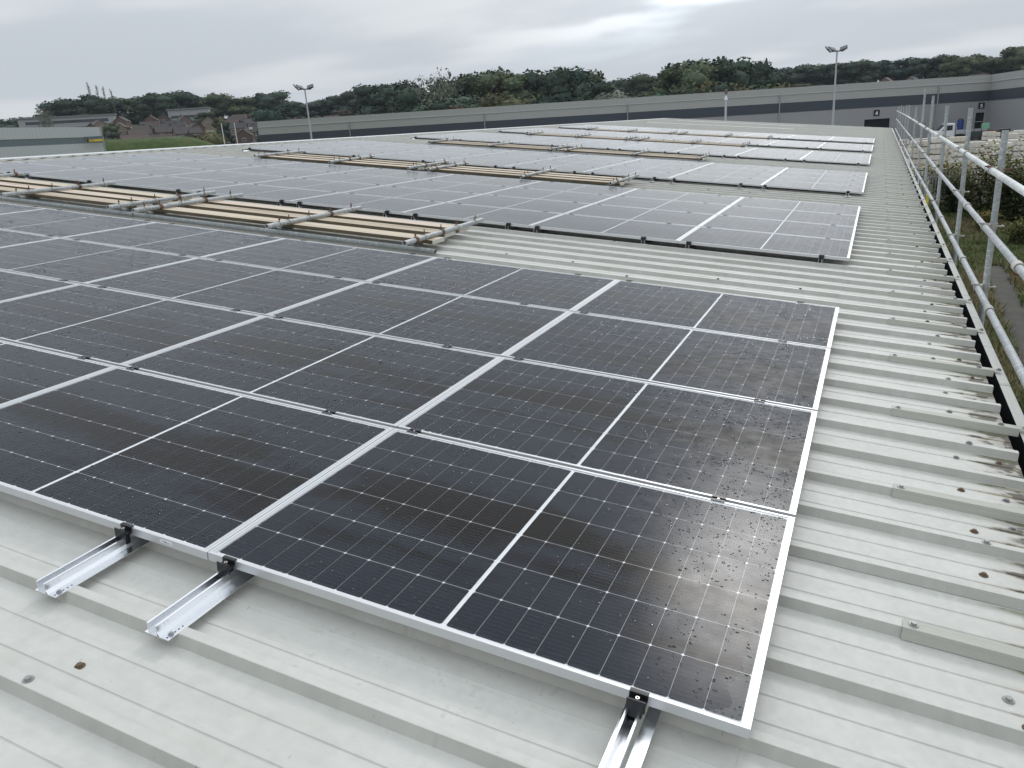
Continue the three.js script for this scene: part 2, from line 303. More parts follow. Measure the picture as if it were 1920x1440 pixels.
const wireM = phys({ color: C(0.085, 0.088, 0.095), roughness: 0.6, specularIntensity: 0.2 });
const glassRough = tex(512, 512, (u, v) => 0.5 + 0.5 * fbm(u * 30, v * 24, 4, 341, 30, 24));
const glassM = phys({ color: C(1, 1, 1), transmission: 1, thickness: 0, ior: 1.18, specularIntensity: 1, roughness: 0.26, roughnessMap: glassRough });
const ORD = ['first', 'second', 'third', 'fourth', 'fifth', 'sixth', 'seventh', 'eighth'];
const ARR = [['nearest', 0], ['second', 6.79], ['third', 13.6], ['fourth', 21.3], ['fifth', 27.9], ['farthest', 34.5]];
const COLS = 8, ROWS = 4;
function panelProto(detail, k) {
  const g = new THREE.Group();
  mesh('frame', frameGeo, alu, g); mesh('backsheet', sheetBack, backM, g);
  if (detail) { for (const c of cellGeos) mesh('solar_cell', c, cellMats[k], g); }
  else { const c = mesh('solar_cells', cellsJoined, cellMats[k], g); c.userData.kind = 'stuff'; }
  if (detail) { const w = mesh('busbar_wires', wireGeo, wireM, g); w.userData.kind = 'stuff'; }
  mesh('glass', glassGeo, glassM, g);
  return g;
}
const protos = {};
const Rp = rng(12);
ARR.forEach(([an, av], ai) => {
  for (let r = 0; r < ROWS; r++) for (let c = 0; c < COLS; c++) {
    const detail = ai === 0 && c < 6, k = (c * 3 + r * 2 + ai) % NV, key = detail + '' + k;
    const src = (protos[key] ??= panelProto(detail, k)), o = src.clone();
    o.name = numbered('solar_panel');
    o.position.copy(RP(-c * PP - PL / 2, -0.030, av + r * PQ + PW / 2));
    const tilt = new THREE.Quaternion().setFromEuler(new THREE.Euler((Rp() - 0.5) * 0.0016, (Rp() - 0.5) * 0.0008, (Rp() - 0.5) * 0.0016));
    o.quaternion.copy(Q).multiply(tilt);
    tag(o, `dark framed solar panel, ${ORD[c]} from the eave in the ${ORD[r]} row of the ${an} array`, 'solar panel', 'solar panels in arrays on the roof');
    scene.add(o);
  }
});
// paper label stuck on the front edge of one frame
{ const l = thing('frame_sticker', 'small white sticker on the front frame edge of a near panel', 'sticker', null, RP(-1.905, -0.021, -0.0006), Q);
  mesh('paper', bx(-0.026, 0.026, 0, 0.013, -0.0002, 0.0004), std({ color: C(0.8, 0.82, 0.84), roughness: 0.6 }), l);
  mesh('print', merge([bx(-0.019, 0.004, 0.0065, 0.0085, 0.0004, 0.0006), bx(-0.010, 0.019, 0.0035, 0.0055, 0.0004, 0.0006)]), std({ color: C(0.12, 0.14, 0.2), roughness: 0.6 }), l); }

// ---------------------------------------------------------------- mounting rails and clamps
const RU = [-0.27, -1.615, -2.075, -3.34, -3.70, -4.95, -5.36, -6.68, -7.05, -8.42, -8.84, -10.24, -10.60, -11.95, -12.40, -13.60];
const railGeo = (() => {
  const tri = new THREE.BufferGeometry();
  const bar = (pts) => { const g = new THREE.ExtrudeGeometry(new THREE.Shape(pts.map(([a, b]) => new THREE.Vector2(a, b))), { depth: 1, bevelEnabled: false }); return g.translate(0, 0, -1); };
  return merge([bx(-0.045, 0.047, 0, 0.0022, -1, 0), bx(-0.030, -0.0275, 0.0022, 0.0375, -1, 0), bx(-0.032, -0.0255, 0.0355, 0.0380, -1, 0), bx(0.002, 0.0045, 0.0022, 0.0375, -1, 0), bx(0.0002, 0.0067, 0.0355, 0.0380, -1, 0),
    bar([[0.0045, 0.013], [0.0045, 0.011], [0.0115, 0.0022], [0.0135, 0.0022]])]);
})();
const holeGeo = new THREE.CylinderGeometry(0.0028, 0.0028, 0.0004, 10);
const holeM = std({ color: C(0.02, 0.02, 0.02), roughness: 0.9 });
const greyScrew = merge([new THREE.CylinderGeometry(0.0085, 0.0095, 0.003, 14).translate(0, 0.0015, 0), new THREE.CylinderGeometry(0.0052, 0.0056, 0.006, 6).translate(0, 0.005, 0)]);
const endBody = merge([bx(-0.025, 0.025, -0.004, 0.0315, 0.027, 0.030), bx(-0.025, 0.025, 0.0145, 0.0175, 0.004, 0.027), bx(-0.025, 0.025, 0.0175, 0.0335, 0.002, 0.0048), bx(-0.025, 0.025, 0.0312, 0.0340, -0.009, 0.002), bx(-0.016, 0.016, -0.030, 0.0145, 0.006, 0.024)]);
const endBolt = merge([new THREE.CylinderGeometry(0.0055, 0.0055, 0.012, 14).translate(0, 0.0235, 0.016)]), endHole = new THREE.CylinderGeometry(0.003, 0.003, 0.0006, 6).translate(0, 0.0299, 0.016);
const midBody = merge([bx(-0.026, 0.026, 0.0304, 0.0330, -0.0215, -0.0045), bx(-0.026, 0.026, 0.0304, 0.0330, 0.0045, 0.0215), bx(-0.026, 0.026, 0.018, 0.0205, -0.0075, 0.0075), bx(-0.026, 0.026, 0.0180, 0.0330, -0.0072, -0.0045), bx(-0.026, 0.026, 0.0180, 0.0330, 0.0045, 0.0072)]);
const midBolt = new THREE.CylinderGeometry(0.0044, 0.0044, 0.012, 12).translate(0, 0.0265, 0);
const anod = std({ color: C(0.014, 0.015, 0.018), roughness: 0.36, metalness: 0.2 }), steel = std({ color: C(0.72, 0.70, 0.66), roughness: 0.3, metalness: 1 });
const screwM = std({ color: C(0.33, 0.34, 0.37), roughness: 0.45, metalness: 0.4 });
function clampThing(end) {
  const g = new THREE.Group();
  if (end) { mesh('body', endBody, anod, g); const b = mesh('bolt', endBolt, steel, g); mesh('socket', endHole, holeM, b); }
  else { mesh('body', midBody, anod, g); mesh('bolt', midBolt, steel, g); }
  return g;
}
const endP = clampThing(true), midP = clampThing(false);
const RN = ['first', 'second', 'third', 'fourth', 'fifth', 'sixth', 'seventh', 'eighth', 'ninth', 'tenth', 'eleventh', 'twelfth', 'thirteenth', 'fourteenth', 'fifteenth', 'sixteenth'];
const Rr = rng(99), PROT = [0.325, 0.05, 0.27, 0.26, 0.24, 0.24];
ARR.forEach(([an, av], ai) => RU.forEach((u, i) => {
  const ju = u + (ai ? (Rr() - 0.5) * 0.07 : 0), pr = PROT[ai] + (ai ? (Rr() - 0.5) * 0.05 : (Rr() - 0.5) * 0.012);
  const t = thing('mounting_rail', `${RN[i]} bare aluminium rail from the eave, under the ${an} array`, 'mounting rail', 'rails across the roof ribs', RP(ju, CROWN + 0.0018, av - pr), Q);
  const b = mesh('bar', railGeo, rail, t); b.scale.z = pr + 4.66;
  if (ai === 0 && i < 4) {
    for (let k = 0; k < 5; k++) { if (k === 1) continue; const h = mesh('hole', holeGeo, holeM, t); h.position.set(0.034, 0.0023, -0.008 - k * 0.0145); }
    const s = mesh('screw', greyScrew, screwM, t); s.position.set(0.033, 0.0022, -0.0235);
  }
  for (let r = 0; r <= ROWS; r++) {
    if (ai > 2 && r > 0) continue;
    const near = r === 0, far = r === ROWS;
    const o = (near || far ? endP : midP).clone();
    o.name = numbered(near || far ? 'end_clamp' : 'mid_clamp');
    const v = av + r * PQ - (near ? 0 : far ? GV : GV / 2);
    o.position.copy(RP(ju - 0.012 + (Rr() - 0.5) * 0.012, -0.030, v));
    o.quaternion.copy(Q); if (far) o.quaternion.multiply(new THREE.Quaternion().setFromAxisAngle(V(0, 1, 0), Math.PI));
    tag(o, near ? `black end clamp at the front edge of the ${an} array, ${RN[i]} from the eave` : far ? `black end clamp at the back edge of the ${an} array, ${RN[i]} from the eave` : `black clamp in the ${ORD[r - 1]} panel gap of the ${an} array, ${RN[i]} from the eave`, 'clamp', 'panel clamps');
    scene.add(o);
  }
}));

// ---------------------------------------------------------------- rain drops standing on the near panels
{
  const prof = [[0, 1], [0.38, 0.93], [0.68, 0.72], [0.90, 0.38], [1, 0]].map(([a, b]) => new THREE.Vector2(a, b * 0.5)).reverse();
  const dome = new THREE.LatheGeometry(prof, 9); dome.computeVertexNormals();
  const waterM = phys({ color: C(1, 1, 1), transmission: 1, thickness: 0.004, ior: 1.333, roughness: 0.02 });
  const R = rng(2024), mats = [], m = new THREE.Matrix4(), q = new THREE.Quaternion(), up = V(0, 1, 0);
  const glassH = -0.030 + 0.0284 + 0.0001;
  const drop = (u, v, r, s) => { q.copy(Q).multiply(new THREE.Quaternion().setFromAxisAngle(up, (R() - 0.5) * 0.8)); m.compose(RP(u, glassH, v), q, V(r * s, r * (0.75 + 0.35 * R()), r * (0.85 + 0.3 * R()))); mats.push(m.clone()); };
  for (let r = 0; r < 4; r++) for (let c = 0; c < 6; c++) {
    const k = (c * 3 + r * 2) % NV, first = r === 0 && c === 0, n = first ? 3300 : r === 0 ? 3600 : r === 1 ? 5000 : 5200;
    for (let i = 0; i < n; i++) {
      const a = R(), b = R(), w = wet(k, a, 1 - b);        // texture v runs along +z, towards the viewer
      const clump = sstep(fbm(a * 14 + c * 7, b * 11 + r * 5, 3, 351), 0.30, 0.62);
      if (R() > 0.03 + 0.97 * w * (0.25 + 0.75 * clump)) continue;
      const big = R(); let rad = 0.0017 + 0.0022 * Math.pow(R(), 1.6) + (big > 0.975 ? 0.0028 * R() : 0);
      if (r > 0) rad *= 1.2;
      drop(-c * PP - PL / 2 + (a - 0.5) * 2 * (GX - 0.003), r * PQ + PW / 2 - (0.5 - b) * 2 * (GZ - 0.003), rad, 1 + 0.9 * Math.pow(R(), 2));
    }
  }
  // silty film of water left in the near right-hand corner of the front panel
  const fs = new THREE.Shape(), fr = rng(9); fs.moveTo(0, 0); fs.lineTo(0, -0.46);
  for (let i = 0; i <= 22; i++) { const t = i / 22, w = i === 0 ? 0.012 : 0.014 + 0.012 * fr() + 0.030 * sstep(t, 0.35, 0.7) * (0.6 + 0.4 * Math.sin(t * 19)) + (t > 0.9 ? 0.05 * (t - 0.9) * 10 : 0); fs.lineTo(-w, -0.46 * (1 - t)); }
  const film = mesh('water_film', new THREE.ShapeGeometry(fs).rotateX(-Math.PI / 2), phys({ color: C(0.26, 0.27, 0.27), roughness: 0.35, transparent: true, opacity: 0.16, side: THREE.DoubleSide }));
  film.position.copy(RP(-0.0245, glassH + 0.0002, 0.012)); film.quaternion.copy(Q); film.scale.z = -1;
  tag(film, 'thin silty film of water in the near corner of the front panel', 'water');
  const im = new THREE.InstancedMesh(dome, waterM, mats.length); im.name = 'water_drops';
  mats.forEach((x, i) => im.setMatrixAt(i, x));
  tag(im, 'rain drops beaded on the glass of the nearest solar panels', 'water', null, 'stuff');
  scene.add(im);
}

// ---------------------------------------------------------------- scaffold: materials and couplers
const TR = 0.02415;
const galvTex = tex(256, 512, (u, v) => { const a = fbm(u * 5, v * 24, 4, 401, 5, 24), b = fbm(u * 20, v * 70, 3, 403, 20, 70), c = fbm(u * 3, v * 9, 3, 405, 3, 9); let k = mix3([0.27, 0.29, 0.30], [0.50, 0.52, 0.53], a * 0.6 + b * 0.4); k = mix3(k, [0.66, 0.66, 0.63], sstep(b + 0.3 * c, 0.72, 0.9) * 0.7); k = mix3(k, [0.20, 0.13, 0.08], sstep(c, 0.70, 0.82) * 0.35); return enc(k); }, { srgb: true });
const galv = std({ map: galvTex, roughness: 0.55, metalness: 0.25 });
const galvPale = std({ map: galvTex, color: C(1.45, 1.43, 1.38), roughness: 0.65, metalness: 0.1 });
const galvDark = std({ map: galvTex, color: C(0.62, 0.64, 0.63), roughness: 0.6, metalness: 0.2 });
const coupM = std({ color: C(0.42, 0.41, 0.38), roughness: 0.6, metalness: 0.4 }), rustM = std({ color: C(0.16, 0.085, 0.05), roughness: 0.9 });
const ring = (w, r = TR + 0.0045) => new THREE.CylinderGeometry(r, r, w, 16, 1, true).rotateZ(0);
const bandGeo = (() => { const R0 = TR + 0.0012, R1 = TR + 0.0065, w = 0.021; const g = new THREE.LatheGeometry([[R0, -w], [R1, -w], [R1, -w], [R1, w], [R1, w], [R0, w]].map(([a, b]) => new THREE.Vector2(a, b)), 18); g.computeVertexNormals(); return g; })();   // axis along y
const boltUp = merge([new THREE.CylinderGeometry(0.0055, 0.0055, 0.058, 8).translate(0, 0.029, 0), new THREE.CylinderGeometry(0.012, 0.012, 0.012, 6).translate(0, 0.026, 0)]);

// board walkways lying between the arrays
const boardTex = tex(1024, 256, (u, v) => {
  const g = fbm(u * 6, v * 60, 5, 421, 6, 60), s = fbm(u * 3, v * 8, 4, 423, 3, 8), e = Math.abs(((v * 1) % 1) - 0.5);
  let k = mix3([0.50, 0.42, 0.31], [0.70, 0.63, 0.52], g); k = mix3(k, [0.26, 0.20, 0.14], sstep(s, 0.50, 0.74) * 0.7); k = mix3(k, [0.52, 0.49, 0.45], sstep(fbm(u * 9, v * 20, 3, 427, 9, 20), 0.5, 0.75) * 0.5);
  return enc(k);
}, { srgb: true });
const boardMs = [1, 0.84, 1.08].map((q, i) => std({ map: boardTex, color: C(q, q * (0.98 - 0.02 * i), q * (0.95 - 0.04 * (i % 2))), roughness: 0.9 }));
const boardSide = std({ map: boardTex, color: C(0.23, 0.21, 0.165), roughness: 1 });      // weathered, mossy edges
const endM = std({ color: C(0.55, 0.52, 0.46), roughness: 0.7 });
function walkway(gap, part, v0, u0, us, label) {       // u0: right-hand end; us: cross tubes
  const R = rng(gap * 10 + part * 3 + 1);
  const g = thing('board_walkway', label, 'walkway', 'scaffold board walkways between the arrays', RP(u0, CROWN, v0), Q);
  const len = 3.92;
  for (let b = 0; b < 3; b++) {
    const z0 = -(0.335 + b * 0.385 + (R() - 0.5) * 0.04), x = -(0.04 + 0.035 * b + R() * 0.05) + (part ? 0 : 0.02);
    const bg = bx(-len, 0, 0.050, 0.088, -0.1125, 0.1125), uv = bg.attributes.uv, p = bg.attributes.position, n = bg.attributes.normal;
    for (let i = 0; i < p.count; i++) uv.setXY(i, p.getX(i) / 2.2 + b * 0.3, (Math.abs(n.getY(i)) > 0.5 ? p.getZ(i) : p.getY(i)) / 0.26 + b * 0.37);
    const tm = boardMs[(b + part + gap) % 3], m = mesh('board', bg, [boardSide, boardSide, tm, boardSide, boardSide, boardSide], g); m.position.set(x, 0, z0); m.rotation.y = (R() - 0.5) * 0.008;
    for (const e of [0, -len]) mesh('end_band', bx(e - 0.012, e + 0.0015, 0.0495, 0.0890, -0.1135, 0.1135), endM, m);
  }
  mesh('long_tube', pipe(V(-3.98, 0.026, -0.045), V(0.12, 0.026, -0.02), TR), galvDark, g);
  us.forEach((u, i) => {
    const x = u - u0, za = 0.10 + R() * 0.08, zb = -1.46 - R() * 0.10, y = 0.1135, sk = (R() - 0.5) * 0.05;
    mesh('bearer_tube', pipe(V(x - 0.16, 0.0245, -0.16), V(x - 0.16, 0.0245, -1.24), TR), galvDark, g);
    const t = mesh('cross_tube', pipe(V(x - sk, y, za), V(x + sk, y + 0.012, zb), TR), galv, g);
    for (const z of [-0.035, -0.20, -0.55, -0.92, -1.34]) {
      const c = mesh('coupler', bandGeo, R() < 0.3 ? rustM : coupM, g); c.rotation.x = Math.PI / 2; const f = (za - z) / (za - zb);
      c.position.set(x + lerp(-sk, sk, f), y + 0.012 * f, z + (R() - 0.5) * 0.05);
      const b = mesh('bolt', boltUp, rustM, c); b.rotation.x = -Math.PI / 2; b.rotation.order = 'XYZ'; b.position.set(0.012 * (R() - 0.5), 0.012, -0.022); b.rotation.z = (R() - 0.5) * 0.35;
    }
  });
}
const GAPN = ['nearest and second', 'second and third', 'third and fourth', 'fourth and fifth', 'fifth and farthest'];
const DV = [5.0, 11.62, 18.85, 26.05, 32.65];
GAPN.forEach((n, i) => {
  walkway(i, 0, DV[i], -3.82, [-3.93, -5.60, -7.50], `timber scaffold boards under grey tubes, right-hand run between the ${n} arrays`);
  walkway(i, 1, DV[i] + 0.01, -7.86, [-7.94, -9.75, -11.62], `timber scaffold boards under grey tubes, left-hand run between the ${n} arrays`);
});

// guard rail scaffold along the eave
{
  const g = thing('guardrail_scaffold', 'galvanised tube scaffold guard rail standing along the roof eave', 'scaffold');
  const RX = 1.02, PX = 1.02 + 0.062;
  const posts = [[3.4, 1.25], [-1.2, 1.2], [-5.87, 1.17], [-8.75, 1.33], [-12.4, 1.35], [-16.4, 1.53], [-20.0, 1.74], [-24.6, 1.32], [-31.1, 1.36], [-34.5, 1.36], [-39, 1.3], [-44, 1.35], [-50, 1.3]];
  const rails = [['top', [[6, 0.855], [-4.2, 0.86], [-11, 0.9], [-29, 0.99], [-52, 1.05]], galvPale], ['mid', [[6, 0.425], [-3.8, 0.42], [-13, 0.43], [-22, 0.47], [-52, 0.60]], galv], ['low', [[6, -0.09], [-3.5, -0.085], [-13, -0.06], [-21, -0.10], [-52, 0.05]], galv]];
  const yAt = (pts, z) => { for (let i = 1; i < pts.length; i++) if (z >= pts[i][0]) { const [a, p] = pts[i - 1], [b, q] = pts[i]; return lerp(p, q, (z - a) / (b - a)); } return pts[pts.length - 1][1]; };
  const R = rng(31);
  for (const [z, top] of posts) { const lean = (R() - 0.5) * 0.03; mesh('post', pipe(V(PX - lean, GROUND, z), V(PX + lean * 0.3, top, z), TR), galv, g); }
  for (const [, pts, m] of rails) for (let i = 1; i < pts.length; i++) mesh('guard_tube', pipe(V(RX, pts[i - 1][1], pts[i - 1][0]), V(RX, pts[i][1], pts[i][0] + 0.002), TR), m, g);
  const couple = (z, y) => {       // right-angle coupler: one band on the rail, one on the post, bolts with nuts
    const c = mesh('coupler', bandGeo, coupM, g); c.position.set(RX, y, z + 0.048); c.rotation.x = Math.PI / 2;
    const d = mesh('coupler', merge([bandGeo.clone().scale(1, 1.1, 1), bx(-0.064, -0.024, -0.018, 0.018, -0.005, 0.045)]), coupM, g); d.position.set(PX, y + 0.004, z);
    mesh('bolt', merge([tubeAt(V(-0.05, 0.03, 0.05), V(-0.115, 0.034, 0.055), 0.006, 8), tubeAt(V(0.02, 0.004, 0.03), V(0.075, 0.004, 0.034), 0.006, 8), tubeAt(V(0.052, 0.004, 0.031), V(0.064, 0.004, 0.032), 0.012, 6), tubeAt(V(-0.085, 0.031, 0.052), V(-0.097, 0.032, 0.053), 0.012, 6)]), R() < 0.35 ? rustM : coupM, g).position.set(PX, y, z);
  };
  for (const [z] of posts) for (const [, pts] of rails) couple(z, yAt(pts, z));
  for (const [k, zs] of [[0, [-8.0, -15.2, -22]], [1, [-4.02, -7.35, -11.9, -18]], [2, [-5.0, -7.2, -10.4, -14.6]]]) for (const z of zs) {
    const s = mesh('sleeve_coupler', bandGeo.clone().scale(1.08, 2.4, 1.08), k === 1 ? endM : coupM, g); s.position.set(RX, yAt(rails[k][1], z), z); s.rotation.x = Math.PI / 2;
  }
  const b = mesh('bolt', merge([tubeAt(V(-0.03, -0.03, 0), V(0.045, -0.045, 0.02), 0.009, 8), tubeAt(V(-0.03, -0.035, 0.04), V(0.05, -0.05, 0.05), 0.009, 8)]), rustM, g); b.position.set(RX, 0.42, -4.02);
}
{ const t = thing('scaffold_tag', 'small yellow inspection tag hanging on the lowest guard tube', 'tag', null, V(1.0, -0.235, -13.6));
  mesh('plate', bx(-0.02, 0.02, 0, 0.17, -0.045, 0.045), std({ color: C(0.62, 0.55, 0.05), roughness: 0.6 }), t); }

// ---------------------------------------------------------------- distant grey building
const ribTex = tex(64, 8, (u) => { const c = Math.abs(((u * 4) % 1) - 0.5) < 0.18 ? 0.88 : 1; return c * (0.96 + 0.04 * vnoise(u * 40, 0, 3, 40)); });
const clad = (r, g, b) => { const t = ribTex.clone(); t.needsUpdate = true; return std({ map: ribTex, color: C(r, g, b), roughness: 0.6, metalness: 0.1 }); };
const greyClad = clad(0.37, 0.375, 0.36), darkClad = clad(0.045, 0.056, 0.072), paleTrim = std({ color: C(0.42, 0.42, 0.41), roughness: 0.5 }), lowClad = clad(0.30, 0.305, 0.31);
function wallStrip(A, B, lo, hi, out = 0, thick = 0.15) {   // A,B: [x,z]; lo,hi: [yA,yB]; a slab with ribs every 0.25 m by uv
  const L = Math.hypot(B[0] - A[0], B[1] - A[1]), dx = (B[0] - A[0]) / L, dz = (B[1] - A[1]) / L, nx = -dz, nz = dx;
  const g = new THREE.BoxGeometry(1, 1, 1), p = g.attributes.position, uv = g.attributes.uv;
  for (let i = 0; i < p.count; i++) {
    const t = p.getX(i) + 0.5, hh = p.getY(i) > 0 ? lerp(hi[0], hi[1], t) : lerp(lo[0], lo[1], t), d = p.getZ(i) > 0 ? out : out - thick;
    p.setXYZ(i, A[0] + dx * L * t + nx * d, hh, A[1] + dz * L * t + nz * d); uv.setXY(i, (L * t) / 1.2, hh / 2);
  }
  g.computeVertexNormals(); return g;
}
{
  const g = thing('distribution_building', 'long grey metal clad building with a dark band behind the roof', 'building');
  const A = [-95.6, -107.3], B = [14.4, -137.6], top = [5.51, 4.60];
  const dn = (d) => top.map((y) => y - d);
  // door openings are cut into the lower wall as gaps
  const L = Math.hypot(B[0] - A[0], B[1] - A[1]), at = (t) => [lerp(A[0], B[0], t), lerp(A[1], B[1], t)], ty = (t, d) => lerp(top[0], top[1], t) - d;
  const T = (x) => (x - A[0]) / (B[0] - A[0]);
  mesh('parapet_cladding', wallStrip(A, B, dn(0.86), top, 0), greyClad, g);
  mesh('gutter_line', wallStrip(A, B, dn(1.0), dn(0.86), 0.12, 0.3), paleTrim, g);
  mesh('upper_cladding', wallStrip(A, B, dn(2.15), dn(1.0), 0.02), greyClad, g);
  mesh('dark_band', wallStrip(A, B, dn(3.55), dn(2.15), 0.04), darkClad, g);
  const doors = [[T(-2.03), T(1.47), -0.5], [T(12.9), T(14.1), -0.55]];
  let t0 = 0;
  for (const [a, b, y] of doors) {
    mesh('wall_cladding', wallStrip(at(t0), at(a), [GROUND, GROUND], [ty(t0, 3.55), ty(a, 3.55)], 0), lowClad, g);
    mesh('wall_cladding', wallStrip(at(a), at(b), [y, y], [ty(a, 3.55), ty(b, 3.55)], 0), lowClad, g);
    mesh('doorway', wallStrip(at(a), at(b), [GROUND, GROUND], [y, y], -0.25, 0.1), std({ color: C(0.008, 0.009, 0.014), roughness: 0.9 }), g);
    t0 = b;
  }
  if (t0 < 0.9999) mesh('wall_cladding', wallStrip(at(t0), B, [GROUND, GROUND], [ty(t0, 3.55), ty(1, 3.55)], 0), lowClad, g);
  // wing coming forward on the right
  const dx = (B[0] - A[0]) / L, dz = (B[1] - A[1]) / L, D = [B[0] - dz * 22, B[1] + dx * 22];
  const E2 = B, low = (d) => [4.6 - d, 4.75 - d];
  for (const [lo, hi, m, o] of [[0.86, 0, greyClad, 0.0], [1.0, 0.86, paleTrim, 0.12], [2.15, 1.0, greyClad, 0.02], [3.55, 2.15, darkClad, 0.04]]) mesh('wing_cladding', wallStrip(E2, D, low(lo), low(hi), o), m, g);
  mesh('wing_wall', wallStrip(E2, D, [GROUND, GROUND], low(3.55), 0), lowClad, g);
  // roof slab behind the parapet
  const nx = dz, nz = -dx;
  mesh('roof', flat([[A[0] + nx * 0.2, A[1] + nz * 0.2], [B[0] + nx * 0.2, B[1] + nz * 0.2], [B[0] + nx * 45, B[1] + nz * 45], [A[0] + nx * 45, A[1] + nz * 45]], 4.3, 4), std({ color: C(0.3, 0.3, 0.3), roughness: 0.8 }), g);
  for (const x of [-80, -58, -36, -14, 7.6]) { const a = at(T(x)); const m = mesh('downpipe', new THREE.CylinderGeometry(0.09, 0.09, ty(T(x), 0.95) - GROUND, 8), lowClad, g); m.position.set(a[0] - dz * 0.16, (ty(T(x), 0.95) + GROUND) / 2, a[1] + dx * 0.16); }
  // door number plates
  const plate = (ch, x, y, s) => {
    const cv = document.createElement('canvas'); cv.width = cv.height = 128; const c = cv.getContext('2d'); c.fillStyle = '#15181d'; c.fillRect(0, 0, 128, 128); c.fillStyle = '#e6e8ea'; c.font = 'bold 104px sans-serif'; c.textAlign = 'center'; c.textBaseline = 'middle'; c.fillText(ch, 64, 68);
    const t = new THREE.CanvasTexture(cv); t.colorSpace = THREE.SRGBColorSpace;
    const a = at(T(x)), m = mesh('door_number', new THREE.BoxGeometry(s, s, 0.05), std({ map: t, roughness: 0.6 }), g);
    m.position.set(a[0] - dz * 0.06, y, a[1] + dx * 0.06); m.rotation.y = Math.atan2(-dz, dx);
  };
  plate('4', -0.45, 0.36, 0.85); plate('5', 13.5, 0.42, 0.85);
}
// pale building on the left behind the ridge, with a yellow sign
{
  const g = thing('left_building', 'pale clad building with a blue grey band beyond the ridge', 'building');
  const dir = (az, r) => { const p = polar(az, r); return [p.x, p.z]; };
  const A = dir(-66, 82), B = dir(-50.7, 80);
  const flatTex = tex(64, 8, (u) => 0.95 + 0.05 * (Math.abs(((u * 4) % 1) - 0.5) < 0.18 ? 0 : 1)), pale = std({ map: flatTex, color: C(0.50, 0.52, 0.53), roughness: 0.6 }), blue = std({ map: flatTex, color: C(0.15, 0.185, 0.20), roughness: 0.6 });
  mesh('upper_cladding', wallStrip(A, B, [3.75, 3.16], [5.0, 3.97], 0), pale, g);
  mesh('blue_band', wallStrip(A, B, [3.0, 2.67], [3.75, 3.16], -0.03), blue, g);
  mesh('lower_wall', wallStrip(A, B, [GROUND, GROUND], [3.0, 2.67], 0), pale, g);
  const dx = B[0] - A[0], dz = B[1] - A[1], L = Math.hypot(dx, dz), back = [B[0] + (dz / L) * 25, B[1] - (dx / L) * 25];
  mesh('end_wall', wallStrip(B, back, [GROUND, GROUND], [3.97, 3.97], 0), pale, g);
  mesh('roof', flat([A, B, back, [A[0] + (dz / L) * 25, A[1] - (dx / L) * 25]], 3.93, 4), paleTrim, g);
  const cv = document.createElement('canvas'); cv.width = 256; cv.height = 96; const c = cv.getContext('2d');
  c.fillStyle = '#5d6c74'; c.fillRect(0, 0, 256, 96); c.fillStyle = '#b59c3c'; c.fillRect(60, 44, 190, 40); c.fillStyle = '#d2b84a'; c.fillRect(130, 48, 112, 30); c.fillStyle = '#3a3325'; c.beginPath(); c.arc(30, 34, 24, 0, 7); c.fill(); c.fillRect(38, 40, 22, 42); c.fillStyle = '#9c9585'; c.beginPath(); c.arc(28, 34, 10, 0, 7); c.fill();
  const t = new THREE.CanvasTexture(cv); t.colorSpace = THREE.SRGBColorSpace;
  const p = polar(-51.27, 79.4), s = thing('wall_sign', 'yellow sign with a dark round mark on the blue grey band', 'sign', null, V(p.x, 2.72, p.z)); s.rotation.y = Math.atan2(-dz, dx);
  const b = mesh('board', new THREE.BoxGeometry(1.5, 0.5, 0.06).translate(0, 0.25, 0), std({ map: t, roughness: 0.6 }), s);
}
// grassy bank between that building and the houses
{
  const g = new THREE.PlaneGeometry(50, 26, 40, 14).rotateX(-Math.PI / 2), p = g.attributes.position, uv = g.attributes.uv;
  for (let i = 0; i < p.count; i++) { const x = p.getX(i), z = p.getZ(i), e = sstep(25 - Math.abs(x), 0, 16) * sstep(13 - Math.abs(z), 0, 9); p.setY(i, e * 7.3 + (fbm(x / 5, z / 5, 3, 61) - 0.5) * 0.5 * e); uv.setXY(i, x / 7, z / 7); }
  g.computeVertexNormals();
  const m = structure('grass_bank', g, std({ map: grassTex, color: C(0.55, 0.72, 0.5), roughness: 1 })); const c = polar(-51, 112); m.position.set(c.x, GROUND - 0.05, c.z); m.rotation.y = THREE.MathUtils.degToRad(51);
}

